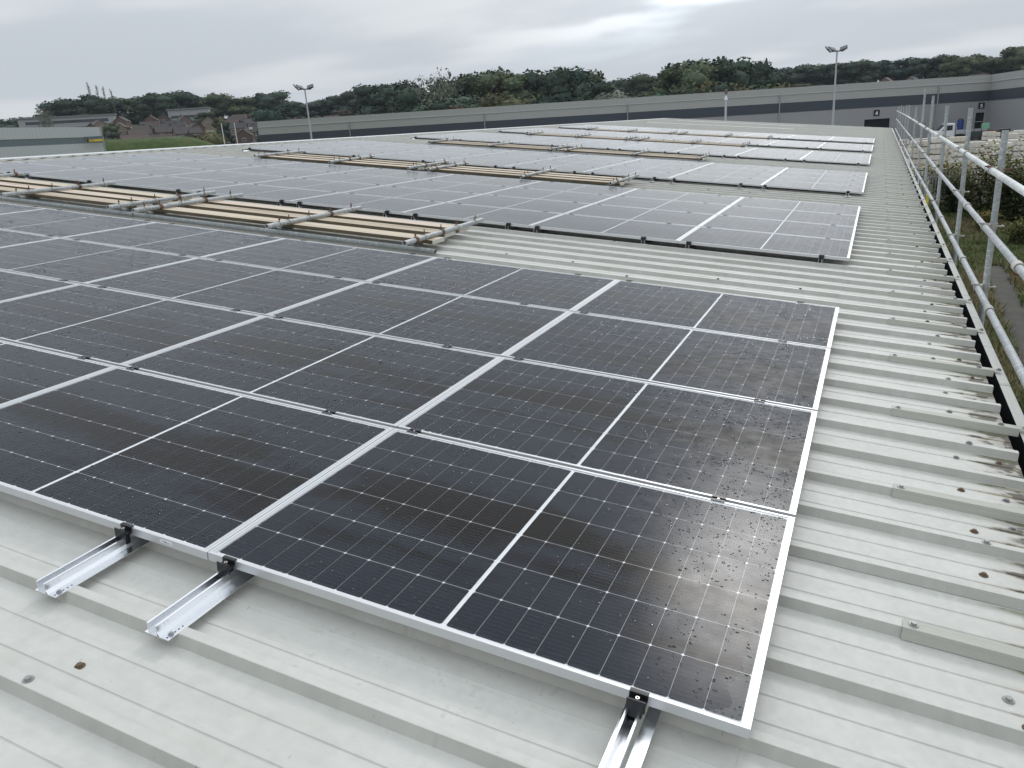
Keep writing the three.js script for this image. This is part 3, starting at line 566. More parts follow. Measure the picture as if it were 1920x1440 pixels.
// ---------------------------------------------------------------- masts, flue, poles
function floodMast(label, az, r, top) {
  const p = polar(az, r), g = thing('floodlight_mast', label, 'floodlight', 'floodlight masts', V(p.x, GROUND, p.z)); g.rotation.y = THREE.MathUtils.degToRad(-az) + 0.25;
  const H = top - GROUND;
  const m = std({ color: C(0.40, 0.42, 0.43), roughness: 0.5, metalness: 0.3 }), d = std({ color: C(0.10, 0.105, 0.115), roughness: 0.5, metalness: 0.3 }), gl = std({ color: C(0.45, 0.47, 0.50), roughness: 0.2 });
  mesh('pole', new THREE.CylinderGeometry(0.075, 0.15, H - 0.55, 12).translate(0, (H - 0.55) / 2, 0), m, g);
  mesh('cross_arm', merge([box(1.25, 0.09, 0.09, 0, H - 0.53, 0.25), box(1.25, 0.09, 0.09, 0, H - 0.53, -0.25), box(0.1, 0.08, 0.6, 0.3, H - 0.53, 0), box(0.1, 0.08, 0.6, -0.3, H - 0.53, 0)]), d, g);
  for (const [x, z, ry, rz] of [[-0.50, 0.22, 0.25, 0.55], [-0.30, -0.22, 0.1, 0.35], [0.42, 0.22, -0.25, -0.45], [0.62, -0.15, -0.2, -0.7], [-0.72, -0.1, 0.1, 0.75]]) {
    const f = mesh('lamp_head', box(0.60, 0.13, 0.62), d, g); f.position.set(x * 1.25, H - 0.30, z); f.rotation.set(0.55, ry, -rz);
    mesh('lens', box(0.52, 0.01, 0.54, 0, -0.068, 0), gl, f);
  }
}
floodMast('tall floodlight mast on the left, in front of the wooded hill', -37.95, 95, 7.72);
floodMast('tall floodlight mast on the right, above the grey building', -2.82, 95, 7.63);
{
  const p = polar(-9.57, 65.6), g = thing('flue_pipe', 'galvanised flue pipe with a brown cowl at the far end of the roof', 'flue', null, V(p.x, -1, p.z));
  const m = std({ color: C(0.42, 0.45, 0.48), roughness: 0.4, metalness: 0.5 });
  mesh('pipe', new THREE.CylinderGeometry(0.085, 0.085, 3.6, 16).translate(0, 1.8, 0), m, g);
  mesh('collar', new THREE.CylinderGeometry(0.07, 0.14, 0.30, 16).translate(0, 3.72, 0), std({ color: C(0.62, 0.65, 0.7), roughness: 0.4, metalness: 0.3 }), g);
  mesh('cowl', merge([new THREE.CylinderGeometry(0.13, 0.10, 0.24, 12).translate(0, 4.10, 0), new THREE.ConeGeometry(0.15, 0.14, 12).translate(0, 4.30, 0)]), std({ color: C(0.13, 0.09, 0.08), roughness: 0.8 }), g);
}
for (const [az, top, n] of [[-43.59, 3.36, 'left-hand'], [-42.78, 3.34, 'right-hand']]) {
  const p = polar(az, 70), g = thing('flag_pole', `thin white pole beyond the ridge, ${n} of the pair`, 'pole', null, V(p.x, GROUND, p.z));
  mesh('shaft', new THREE.CylinderGeometry(0.035, 0.06, top - GROUND, 10).translate(0, (top - GROUND) / 2, 0), std({ color: C(0.62, 0.62, 0.58), roughness: 0.5 }), g);
  mesh('finial', new THREE.SphereGeometry(0.06, 10, 8).translate(0, top - GROUND, 0), paleTrim, g);
}

// ---------------------------------------------------------------- trees (unit height, scaled), each crown many leaf clumps
function crownGeo(kind, seed, n, size) {
  const R = rng(seed), lobes = [];
  const nl = kind === 'conifer' ? 26 : kind === 'sparse' ? 22 : 17;
  for (let i = 0; i < nl; i++) {
    if (kind === 'conifer') { const t = i / nl, a = i * 2.4; lobes.push([Math.cos(a) * 0.10 * (1 - t), 0.10 + 0.86 * t, Math.sin(a) * 0.10 * (1 - t), 0.13 * (1 - t) + 0.018, 0.08]); continue; }
    if (kind === 'poplar') { const t = i / nl; lobes.push([(R() - 0.5) * 0.06, 0.25 + 0.72 * t, (R() - 0.5) * 0.06, 0.07 * (1 - 0.6 * t), 0.07]); continue; }
    const a = R() * 6.283, y = kind === 'bush' ? 0.12 + 0.66 * R() : 0.30 + 0.52 * Math.pow(R(), 0.8), e = 1 - Math.pow(Math.abs((y - (kind === 'bush' ? 0.4 : 0.55)) / 0.55), 2), w = (kind === 'bush' ? 0.42 : kind === 'tall' ? 0.20 : 0.29) * Math.sqrt(Math.max(e, 0.05)) * Math.sqrt(R());
    const s = (kind === 'tall' ? 0.10 : 0.125) + 0.055 * R();
    lobes.push([Math.cos(a) * w, Math.min(y, 0.985 - s), Math.sin(a) * w, s, s * (0.75 + 0.3 * R())]);
  }
  for (const L of lobes) L.push(0.72 + 0.56 * R());
  const pos = [], nor = [], col = [], N = V(0, 0, 0);
  if (kind !== 'poplar' && kind !== 'sparse') for (const L of lobes) {      // inner boughs of each clump
    const g = new THREE.IcosahedronGeometry(1, 1), p = g.attributes.position;
    for (let i = 0; i < p.count; i++) { const k = 0.74 + 0.12 * hash(Math.round(p.getX(i) * 50), Math.round(p.getY(i) * 50 + p.getZ(i) * 977), seed); pos.push(L[0] + p.getX(i) * L[3] * k, L[1] + p.getY(i) * L[4] * k, L[2] + p.getZ(i) * L[3] * k); nor.push(p.getX(i), p.getY(i), p.getZ(i)); col.push(0.95 * L[5], 0.95 * L[5], 0.95 * L[5]); }
  }
  const A = V(0, 0, 0), B = V(0, 0, 0), P = V(0, 0, 0);
  for (let i = 0; i < n; i++) {
    const L = lobes[Math.floor(R() * lobes.length)], th = R() * 6.283, cp = 2 * R() - 1, sp = Math.sqrt(1 - cp * cp);
    N.set(Math.cos(th) * sp, cp, Math.sin(th) * sp);
    const rr = 0.72 + 0.36 * Math.pow(R(), 0.6) + (R() < 0.05 ? 0.18 * R() : 0);
    P.set(L[0] + N.x * L[3] * rr, L[1] + N.y * L[4] * rr, L[2] + N.z * L[3] * rr);
    if (kind === 'sparse' && R() < 0.35) continue;
    const D = V(R() - 0.5, R() - 0.5, R() - 0.5).normalize(); D.addScaledVector(N, 0.9).normalize();
    A.set(R() - 0.5, R() - 0.5, R() - 0.5).cross(D).normalize(); B.copy(D).cross(A);
    const s = size * (0.55 + 0.9 * R()), s2 = s * (0.5 + 0.4 * R());
    const c = (0.80 + 0.40 * R()) * L[5], hue = R();
    const q = [[-s, 0], [0, -s2], [s, 0], [-s, 0], [s, 0], [0, s2]];
    for (const [a, b] of q) { pos.push(P.x + A.x * a + B.x * b, P.y + A.y * a + B.y * b, P.z + A.z * a + B.z * b); nor.push(D.x * 0.7 + N.x * 0.3, D.y * 0.7 + N.y * 0.3, D.z * 0.7 + N.z * 0.3); col.push(c * (0.92 + 0.22 * hue), c, c * (1.06 - 0.25 * hue)); }
  }
  return quadsGeo(pos, nor, null, col);
}
function trunkGeo(kind, seed) {
  const R = rng(seed + 500), l = [];
  const top = kind === 'conifer' || kind === 'poplar' ? 0.85 : 0.5;
  l.push(new THREE.CylinderGeometry(0.008, 0.024, top, 7).translate(0, top / 2, 0));
  for (let i = 0; i < 6; i++) { const a = R() * 6.28, y = 0.18 + 0.06 * i, r = 0.16; const g = tubeAt(V(0, y, 0), V(Math.cos(a) * r, y + 0.22, Math.sin(a) * r), 0.007, 5); l.push(g); }
  return merge(l);
}
const TREES = {};
for (const [k, kind, seed, n, size] of [['broad', 'broad', 1, 2900, 0.022], ['round', 'broad', 8, 2900, 0.022], ['tall', 'tall', 3, 2800, 0.020], ['lumpy', 'broad', 14, 2900, 0.023], ['conifer', 'conifer', 5, 2600, 0.018], ['sparse', 'sparse', 6, 2200, 0.018], ['bush', 'bush', 7, 3000, 0.028], ['poplar', 'poplar', 9, 420, 0.014]]) TREES[k] = [trunkGeo(kind, seed), crownGeo(kind, seed, n, size)];
const barkM = std({ color: C(0.060, 0.048, 0.036), roughness: 1 });
const leafM = (r, g, b) => phys({ color: C(r, g, b), vertexColors: true, roughness: 1, specularIntensity: 0.15, side: THREE.DoubleSide });
const LEAF = { dark: leafM(0.070, 0.098, 0.072), mid: leafM(0.098, 0.125, 0.075), olive: leafM(0.125, 0.125, 0.070), deep: leafM(0.050, 0.080, 0.065), rust: leafM(0.150, 0.098, 0.065), grey: leafM(0.180, 0.195, 0.160), brown: leafM(0.120, 0.105, 0.085) };
const KINDN = { broad: 'broadleaf tree', round: 'round crowned tree', tall: 'tall narrow tree', lumpy: 'spreading tree', conifer: 'pointed conifer', sparse: 'thin crowned tree', bush: 'bushy shrub', poplar: 'bare poplar' };
const COLN = { dark: 'dark green', mid: 'green', olive: 'olive', deep: 'deep green', rust: 'russet', grey: 'grey green', brown: 'brownish' };
function tree(kind, col, x, y, z, H, w, where, seed) {
  const name = kind === 'conifer' ? 'conifer_tree' : kind === 'poplar' ? 'poplar_tree' : kind === 'bush' ? 'shrub' : 'broadleaf_tree';
  const g = thing(name, `${COLN[col]} ${KINDN[kind]} ${where}`, kind === 'bush' ? 'shrub' : 'tree', `${COLN[col]} ${KINDN[kind]}s ${where}`, V(x, y, z));
  g.scale.set(H * w, H, H * w); g.rotation.y = seed * 2.399;
  mesh('trunk', TREES[kind][0], barkM, g); mesh('crown', TREES[kind][1], LEAF[col], g);
  return g;
}
// skyline: bearing and rise of each crown top as surveyed from the roof, then its stand distance
const SKY = '-58.5,.045 -57.2,.043 -55.9,.0445 -54.8,.046 -53.4,.050 -52.41,.0606 -51.52,.0621 -50.59,.0657 -49.13,.0625 -47.89,.0627 -46.93,.0654 -45.85,.0629 -44.74,.0603 -43.43,.0604 -42.48,.0562 -41.48,.0553 -40.42,.0602 -39.12,.0509 -37.93,.0474 -36.67,.0521 -35.4,.0556 -34.16,.0544 -33.03,.0616 -32.13,.0614 -31.24,.0599 -30.49,.0639 -29.16,.0744 -27.93,.066 -26.82,.0684 -25.72,.0684 -24.62,.0696 -23.53,.0678 -22.44,.0648 -21.34,.067 -20.25,.0675 -19.36,.0605 -18.47,.0517 -17.57,.0494 -16.67,.0471 -15.59,.0499 -14.34,.0525 -13.46,.0501 -12.59,.0635 -11.72,.0652 -10.69,.0626 -9.66,.0646 -8.65,.0619 -7.97,.0564 -7.07,.0568 -6.3,.0489 -5.32,.0492 -4.35,.0488 -3.08,.048 -1.84,.0494 -.61,.0475 .6,.0466 1.77,.0468 2.93,.046 4.06,.0451 5.16,.0443 6.27,.0398 6.87,.0483 7.66,.0479 9,.05 11,.049'.split(' ').map((s) => s.split(',').map(Number));
{
  const R = rng(640), pick = (l) => l[Math.floor(R() * l.length)];
  let n = 0;
  for (const [az, e] of SKY) {
    const wood = (az > -30.6 && az < -18.2) || (az > -12.8 && az < -7.5), small = az > -33.6 && az < -31;
    const r = wood ? 205 + R() * 25 : small ? 330 : 395 + R() * 30, p = polar(az, r), y = terrain(p.x, p.z);
    const H = clamp((1.42 + e * r - y) * 1.06, 5, 27), con = Math.abs(az + 7.07) < 0.1;
    tree(con ? 'conifer' : az === -29.16 ? 'sparse' : pick(['broad', 'round', 'lumpy', 'tall']), con ? 'deep' : small ? pick(['brown', 'dark']) : az === -29.16 ? 'grey' : pick(['dark', 'dark', 'deep', 'mid', 'dark']), p.x, y - 0.2, p.z, H, con ? 0.8 : az === -29.16 ? 0.75 : wood ? 1.1 + 0.3 * R() : 1.7 + 0.5 * R(), wood ? 'in the wood behind the grey building' : az > -8 ? 'on the skyline of the right-hand hill' : 'on the skyline of the left-hand hill', n++);
    if (!wood) { const p4 = polar(az + 0.4, r + 12), y4 = terrain(p4.x, p4.z); tree('bush', pick(['dark', 'deep', 'mid']), p4.x, y4 - 0.5, p4.z, Math.max(5, H * 0.62), 1.9, az > -8 ? 'under the skyline trees of the right-hand hill' : 'under the skyline trees of the left-hand hill', n++); }
    // a second, lower tree in front fills the slope below
    const r2 = wood ? r - 18 - R() * 10 : r - 25 - R() * 45, p2 = polar(az + (R() - 0.5) * 1.2, r2), y2 = terrain(p2.x, p2.z), H2 = Math.max(4.5, (1.42 + (e - (wood ? 0.022 : 0.016) - R() * 0.012) * r2 - y2));
    if (H2 > 5 && (az > -31 || R() < 0.45)) tree(pick(['broad', 'lumpy', 'round', 'bush']), wood ? pick(['dark', 'mid', 'olive', 'olive', 'deep']) : pick(['dark', 'mid', 'olive', 'brown', 'deep']), p2.x, y2 - 0.2, p2.z, Math.min(H2, 19), 1.5 + 0.5 * R(), wood ? 'at the front of the wood behind the grey building' : az > -8 ? 'on the slope of the right-hand hill' : 'on the slope of the left-hand hill', n++);
    if (wood || (az > -18.5 && az < -7)) { const r3 = 172 + R() * 12, p3 = polar(az + (R() - 0.5), r3), y3 = terrain(p3.x, p3.z); tree(pick(['bush', 'lumpy', 'broad']), pick(['olive', 'rust', 'dark', 'mid', 'deep', 'olive']), p3.x, y3 - 0.2, p3.z, 1.42 + (0.028 + R() * 0.014) * r3 - y3, 1.1 + 0.5 * R(), 'along the edge of the wood by the grey building', n++); }
  }
  // bare poplars poking above the left skyline
  for (const [az, e] of [[-50.95, 0.078], [-50.5, 0.075], [-50.15, 0.0735], [-49.75, 0.0705]]) { const p = polar(az, 405), y = terrain(p.x, p.z); tree('poplar', 'grey', p.x, y, p.z, 1.42 + e * 405 - y, 0.6, 'poking above the left skyline', n++); }
  { const p = polar(-53.7, 330), y = terrain(p.x, p.z); tree('sparse', 'grey', p.x, y, p.z, 1.42 + 0.058 * 330 - y, 0.5, 'beside the pale flat roofed building', n++); }
  { const p = polar(-17.6, 176), y = terrain(p.x, p.z); tree('round', 'grey', p.x, y, p.z, 1.42 + 0.040 * 176 - y, 1.25, 'pale beside the right end of the wood', n++); }
  // trees and shrubs among the houses
  for (let i = 0; i < 56; i++) { const az = -58 + 27 * R(), r = 205 + R() * 170, p = polar(az, r), y = terrain(p.x, p.z); tree(pick(['bush', 'broad', 'round', 'lumpy']), pick(['dark', 'mid', 'olive', 'deep', 'brown']), p.x, y - 0.2, p.z, 3 + 3.6 * R(), 1.1 + 0.4 * R(), 'among the houses on the left-hand slope', n++); }
  for (const [az, r, H, k, c] of [[-44.6, 150, 8.8, 'round', 'olive'], [-46.2, 165, 8, 'bush', 'dark'], [-40.2, 240, 13, 'round', 'deep'], [-34.0, 170, 8, 'bush', 'dark'], [-31.6, 160, 11, 'tall', 'deep'], [-33, 175, 7, 'bush', 'olive']]) { const p = polar(az, r), y = terrain(p.x, p.z); tree(k, c, p.x, y - 0.2, p.z, H, 1.25, 'below the houses beyond the ridge', n++); }
}

// ---------------------------------------------------------------- houses on the hillsides
{
  const R = rng(4711), pick = (l) => l[Math.floor(R() * l.length)];
  const brick = [[0.14, 0.092, 0.074], [0.17, 0.125, 0.10], [0.115, 0.082, 0.070], [0.23, 0.185, 0.15]].map((c) => std({ color: C(...c), roughness: 0.95 }));
  const tile = [[0.068, 0.060, 0.057], [0.085, 0.067, 0.060], [0.060, 0.058, 0.060], [0.095, 0.070, 0.060]].map((c) => std({ color: C(...c), roughness: 0.9 }));
  const white = std({ color: C(0.62, 0.62, 0.60), roughness: 0.7 }), pane = std({ color: C(0.05, 0.06, 0.07), roughness: 0.15 });
  const W = 8.4, D = 7.2, E = 5.0, RH = 2.6;
  const wallG = (() => { const s = new THREE.Shape([[-D / 2, 0], [D / 2, 0], [D / 2, E], [0, E + RH - 0.1], [-D / 2, E]].map(([a, b]) => new THREE.Vector2(a, b))); return new THREE.ExtrudeGeometry(s, { depth: W, bevelEnabled: false }).translate(0, 0, -W / 2).rotateY(Math.PI / 2); })();
  const roofG = merge([-1, 1].map((s) => { const g = box(W + 0.5, 0.16, Math.hypot(D / 2 + 0.35, RH * 1.1)); g.rotateX(s * Math.atan2(RH, D / 2)); return g.translate(0, E + RH / 2 - 0.02, s * (D / 4 + 0.08)); }));
  const chimG = box(0.7, 1.5, 0.6, W * 0.3, E + RH + 0.2, 0), capG = box(0.3, 0.4, 0.3, W * 0.3, E + RH + 1.1, 0);
  const frameG = merge([box(1.7, 1.25, 0.10)]), paneG = merge([box(0.72, 1.0, 0.04, -0.4, 0, 0.06), box(0.72, 1.0, 0.04, 0.4, 0, 0.06)]), doorG = box(0.95, 2.0, 0.1, 0, 1.0, 0);
  const NAMES = ['red brown', 'tan', 'dark brown', 'pale brick'];
  const house = (az, r, turn, where, extra) => {
    const p = polar(az, r), y = terrain(p.x, p.z), bi = Math.floor(R() * 4);
    const g = thing('house', `${NAMES[bi]} house with a dark tiled roof ${where}`, 'house', `${NAMES[bi]} houses ${where}`, V(p.x, y - 0.3, p.z));
    g.rotation.y = THREE.MathUtils.degToRad(-az) + turn; const s = 0.60 + 0.14 * R(); g.scale.set(s * (0.9 + 0.5 * R()), s, s);
    mesh('wall', wallG, brick[bi], g);
    const rf = mesh('roof', roofG, pick(tile), g); if (R() < 0.7) mesh('chimney', merge([chimG.clone(), capG.clone()]), brick[2], rf);
    for (const sd of [1, -1]) { for (const [x, yy] of [[-2.3, 3.8], [2.3, 3.8], [-2.3, 1.5]]) { const w = mesh('window', frameG, white, g); w.position.set(x, yy, sd * (D / 2 + 0.02)); if (sd < 0) w.rotation.y = Math.PI; mesh('pane', paneG, pane, w); } const d = mesh('door', doorG, white, g); d.position.set(2.3, 0, sd * (D / 2 + 0.03)); }
    for (const sd of [1, -1]) { const w = mesh('window', frameG, white, g); w.position.set(sd * (W / 2 + 0.02), 3.6, 0); w.rotation.y = sd * Math.PI / 2; mesh('pane', paneG, pane, w); }
    if (extra) mesh('white_gable', box(3.0, 1.1, 0.06, -1.6, 2.65, D / 2 + 0.05), white, g);
  };
  for (const [r, a0, a1, step] of [[200, -44, -38.5, 2.5], [225, -50.5, -34.6, 2.0], [245, -56, -33, 1.8], [265, -57, -33, 1.6], [285, -57, -33, 1.5], [305, -56, -33, 1.5], [326, -56, -33, 1.5], [348, -54, -32, 1.6], [370, -47, -31, 1.6]])
    for (let a = a0; a < a1; a += step * (0.85 + 0.35 * R())) if (R() < 0.86) house(a, r + (R() - 0.5) * 10, pick([0.15, -0.25, 0.4, 1.4, 1.7, -0.1]) + (R() - 0.5) * 0.3, 'on the left-hand hillside', R() < 0.45);
  for (const [r, a0, a1, step] of [[325, -5.0, 7.5, 1.7], [352, -6.0, 8, 1.8], [345, -17.5, -13, 2.2]]) for (let a = a0; a < a1; a += step * (0.8 + 0.4 * R())) if (R() < 0.8) house(a, r + (R() - 0.5) * 10, pick([0.2, -0.3, 1.3]) + (R() - 0.5) * 0.4, a < -10 ? 'between the two woods' : 'on the right-hand hillside', R() < 0.6);
  // flat roofed blocks on the left skyline
  for (const [az, r, w, h, n, lab] of [[-52.4, 372, 34, 8.5, 3, 'long pale flat roofed block among trees on the left skyline'], [-45.4, 372, 16, 7, 2, 'small pale flat roofed block below the wooded skyline']]) {
    const p = polar(az, r), y = terrain(p.x, p.z), g = thing('flat_roofed_block', lab, 'building', null, V(p.x, y - 0.5, p.z)); g.rotation.y = THREE.MathUtils.degToRad(-az) - 0.12;
    mesh('wall', box(w, h, 9, 0, h / 2, 0), std({ color: C(0.34, 0.35, 0.36), roughness: 0.8 }), g); mesh('roof', box(w + 0.8, 0.5, 9.8, 0, h + 0.25, 0), std({ color: C(0.2, 0.2, 0.21), roughness: 0.8 }), g);
    for (let f = 0; f < n; f++) { const wn = mesh('window', box(w * 0.86, 1.2, 0.1, 0, 1.6 + f * 2.6, 4.55), pane, g); mesh('sill', box(w * 0.88, 0.15, 0.2, 0, 0.92 + f * 2.6, 4.56), white, wn); }
  }
}

// ---------------------------------------------------------------- storage yard: block stacks, truck, fence, shrubs
{
  const R = rng(88);
  const blockMs = [[0.56, 0.56, 0.54], [0.60, 0.61, 0.60], [0.52, 0.52, 0.50], [0.63, 0.64, 0.64], [0.56, 0.54, 0.49]].map((c) => std({ color: C(...c), roughness: 0.95, map: concreteTex }));
  for (const m of blockMs) m.color.multiplyScalar(3.5);
  const layer = (() => { const l = []; for (const x of [-0.37, 0, 0.37]) l.push(box(0.355, 0.36, 0.98, x, 0.18, 0)); return merge(l); })();
  const palG = merge([box(1.15, 0.03, 1.0, 0, 0.095, 0), box(0.1, 0.08, 1.0, -0.5, 0.04, 0), box(0.1, 0.08, 1.0, 0, 0.04, 0), box(0.1, 0.08, 1.0, 0.5, 0.04, 0)]);
  const palM = std({ color: C(0.10, 0.075, 0.05), roughness: 1 });
  let row = -1;
  for (const [z, x0, x1, hi] of [[-67, 1.6, 8.6, 6], [-71.5, 1.8, 10.6, 6], [-77, 2.0, 11.2, 5], [-84, 1.9, 12.2, 4], [-92, 2.2, 13.5, 3], [-101, 2.2, 14.5, 2], [-112, 3, 9, 2]]) {
    let nth = 0; row++;
    for (let x = x0; x < x1; x += 1.28 + 0.12 * R()) {
      if (R() < 0.12) continue;
      const n = Math.max(2, hi + (z < -80 && x > 10 ? 2 : 0) - Math.floor(R() * R() * 4)), g = thing('block_stack', `stack of pale concrete blocks, ${RN[nth++]} from the left in the ${ORD[row]} row of the yard`, 'block stack', 'stacks of pale concrete blocks in the yard', V(x, GROUND + 0.008, z - R() * 0.7));
      g.rotation.y = (R() - 0.5) * 0.14; const m = Math.floor(R() * 5);
      mesh('pallet', palG, palM, g);
      for (let k = 0; k < n; k++) { const l = mesh('block_layer', layer, blockMs[(m + (R() < 0.25 ? 1 : 0)) % 5], g); l.position.set((R() - 0.5) * 0.07, 0.11 + k * 0.435, (R() - 0.5) * 0.07); l.rotation.y = (R() - 0.5) * 0.04; if (k % 2) { const s = mesh('spacer', palG, palM, g); s.position.set(0, 0.11 + k * 0.435 - 0.075, 0); s.scale.y = 0.6; } }
    }
  }
  // flatbed truck parked by the wall
  const p = polar(4.35, 131), t = thing('flatbed_truck', 'white flatbed truck parked before the grey wall', 'truck', null, V(p.x, GROUND + 0.008, p.z)); t.rotation.y = 0.27;
  const wh = std({ color: C(0.72, 0.73, 0.75), roughness: 0.35 }), dk = std({ color: C(0.02, 0.022, 0.026), roughness: 0.5 }), gl = std({ color: C(0.02, 0.03, 0.04), roughness: 0.1 });
  const cab = (() => { const s = new THREE.Shape([[-3.5, 0.45], [-3.5, 1.05], [-3.3, 1.25], [-2.65, 1.42], [-1.85, 2.25], [-1.6, 2.32], [-0.75, 2.32], [-0.7, 0.45]].map(([a, b]) => new THREE.Vector2(a, b))); return new THREE.ExtrudeGeometry(s, { depth: 1.8, bevelEnabled: true, bevelSize: 0.06, bevelThickness: 0.08, bevelSegments: 2 }).translate(0, 0, -0.9); })();
  const c = mesh('cab', cab, wh, t);
  for (const s of [1, -1]) mesh('side_window', (() => { const q = new THREE.Shape([[-2.4, 1.45], [-1.75, 2.12], [-1.0, 2.12], [-1.0, 1.45]].map(([a, b]) => new THREE.Vector2(a, b))); return new THREE.ShapeGeometry(q); })(), std({ color: C(0.02, 0.03, 0.04), roughness: 0.1, side: THREE.DoubleSide }), c).position.z = s * 0.992;
  mesh('windscreen', box(1.13, 0.02, 1.6).rotateZ(0.805).translate(-2.30, 1.88, 0), gl, c);
  mesh('headlight', box(0.25, 0.2, 0.35, -3.42, 1.0, 0.65), gl, c);
  mesh('load_bed', merge([box(3.9, 0.12, 2.0, 1.5, 0.95, 0), box(3.9, 0.4, 0.05, 1.5, 1.2, 1.0), box(3.9, 0.4, 0.05, 1.5, 1.2, -1.0), box(0.05, 0.9, 2.0, -0.5, 1.4, 0), box(0.05, 0.4, 2.0, 3.42, 1.2, 0)]), std({ color: C(0.45, 0.47, 0.48), roughness: 0.5 }), t);
  mesh('chassis', box(6.2, 0.25, 0.8, 0, 0.62, 0), dk, t);
  for (const x of [-2.65, 2.0]) for (const z of [0.82, -0.82]) { const w = mesh('wheel', new THREE.CylinderGeometry(0.36, 0.36, 0.26, 18).rotateX(Math.PI / 2), dk, t); w.position.set(x, 0.36, z); mesh('rim', new THREE.CylinderGeometry(0.2, 0.2, 0.28, 12).rotateX(Math.PI / 2), wh, w); }
  const bp = polar(4.55, 131), bt = thing('blue_tank', 'blue plastic tank standing behind the truck cab', 'tank', null, V(bp.x, GROUND, bp.z - 2.2));
  mesh('body', new THREE.CylinderGeometry(0.42, 0.45, 2.7, 16).translate(0, 1.35, 0), std({ color: C(0.02, 0.05, 0.20), roughness: 0.5 }), bt); mesh('lid', new THREE.CylinderGeometry(0.25, 0.35, 0.2, 16).translate(0, 2.8, 0), dk, bt);
  const op = polar(6.15, 124), ot = thing('metal_skip', 'rusty orange skip beside the dark doorway', 'skip', null, V(op.x, GROUND, op.z)); ot.rotation.y = 0.25;
  mesh('body', (() => { const g = box(1.5, 1.3, 1.3, 0, 0.65, 0), q = g.attributes.position; for (let i = 0; i < q.count; i++) if (q.getY(i) < 0.1) q.setX(i, q.getX(i) * 0.7); return g; })(), std({ color: C(0.20, 0.075, 0.03), roughness: 0.9 }), ot); mesh('rim', merge([box(1.6, 0.1, 0.08, 0, 1.32, 0.66), box(1.6, 0.1, 0.08, 0, 1.32, -0.66)]), rustM, ot);
  const np = polar(6.85, 124), nt = thing('waste_bin', 'dark wheeled waste bin beside the orange skip', 'bin', null, V(np.x, GROUND, np.z));
  mesh('body', box(1.1, 1.25, 1.0, 0, 0.78, 0), dk, nt); mesh('lid', box(1.16, 0.1, 1.06, 0, 1.45, 0), dk, nt); for (const x of [-0.4, 0.4]) mesh('wheel', new THREE.CylinderGeometry(0.14, 0.14, 0.1, 10).rotateX(Math.PI / 2).translate(x, 0.14, 0.4), dk, nt);
  const kp = polar(5.35, 129), kt = thing('forklift', 'dark forklift with a pale green box by the doorway', 'forklift', null, V(kp.x, GROUND, kp.z));
  mesh('body', merge([box(1.6, 0.9, 1.1, 0, 0.75, 0), box(0.08, 1.2, 0.08, 0.6, 1.8, 0.45), box(0.08, 1.2, 0.08, -0.3, 1.8, 0.45), box(1.1, 0.08, 1.1, 0.15, 2.4, 0)]), std({ color: C(0.03, 0.045, 0.045), roughness: 0.6 }), kt); mesh('mast', merge([box(0.1, 2.6, 0.1, -0.9, 1.5, 0.35), box(0.1, 2.6, 0.1, -0.9, 1.5, -0.35), box(0.1, 0.1, 0.8, -0.9, 2.75, 0)]), dk, kt); mesh('box', box(0.9, 0.7, 0.9, 1.0, 1.85, 0.3), std({ color: C(0.20, 0.42, 0.30), roughness: 0.6 }), kt);
  for (const x of [-0.55, 0.55]) mesh('wheel', new THREE.CylinderGeometry(0.3, 0.3, 1.2, 14).rotateX(Math.PI / 2).translate(x, 0.3, 0), dk, kt);

  // palisade fence
  const f = thing('palisade_fence', 'grey steel palisade fence half hidden by shrubs', 'fence', null, V(0, GROUND, -47.5));
  const pale = (() => { const s = new THREE.Shape([[-0.035, 0], [0.035, 0], [0.035, 1.75], [0.012, 1.85], [0, 1.95], [-0.012, 1.85], [-0.035, 1.75]].map(([a, b]) => new THREE.Vector2(a, b))); return new THREE.ExtrudeGeometry(s, { depth: 0.012, bevelEnabled: false }); })();
  const fm = std({ color: C(0.30, 0.31, 0.31), roughness: 0.5, metalness: 0.3 });
  for (let x = 1.6; x < 13; x += 0.155) { const q = mesh('pale', pale, fm, f); q.position.set(x, 0.05, 0); }
  for (const y of [0.45, 1.5]) mesh('rail', bx(1.5, 13, y, y + 0.05, -0.06, -0.002), fm, f);
  for (let x = 1.5; x < 13.1; x += 2.75) mesh('post', bx(x - 0.05, x + 0.05, 0, 1.9, -0.16, -0.062), fm, f);
}
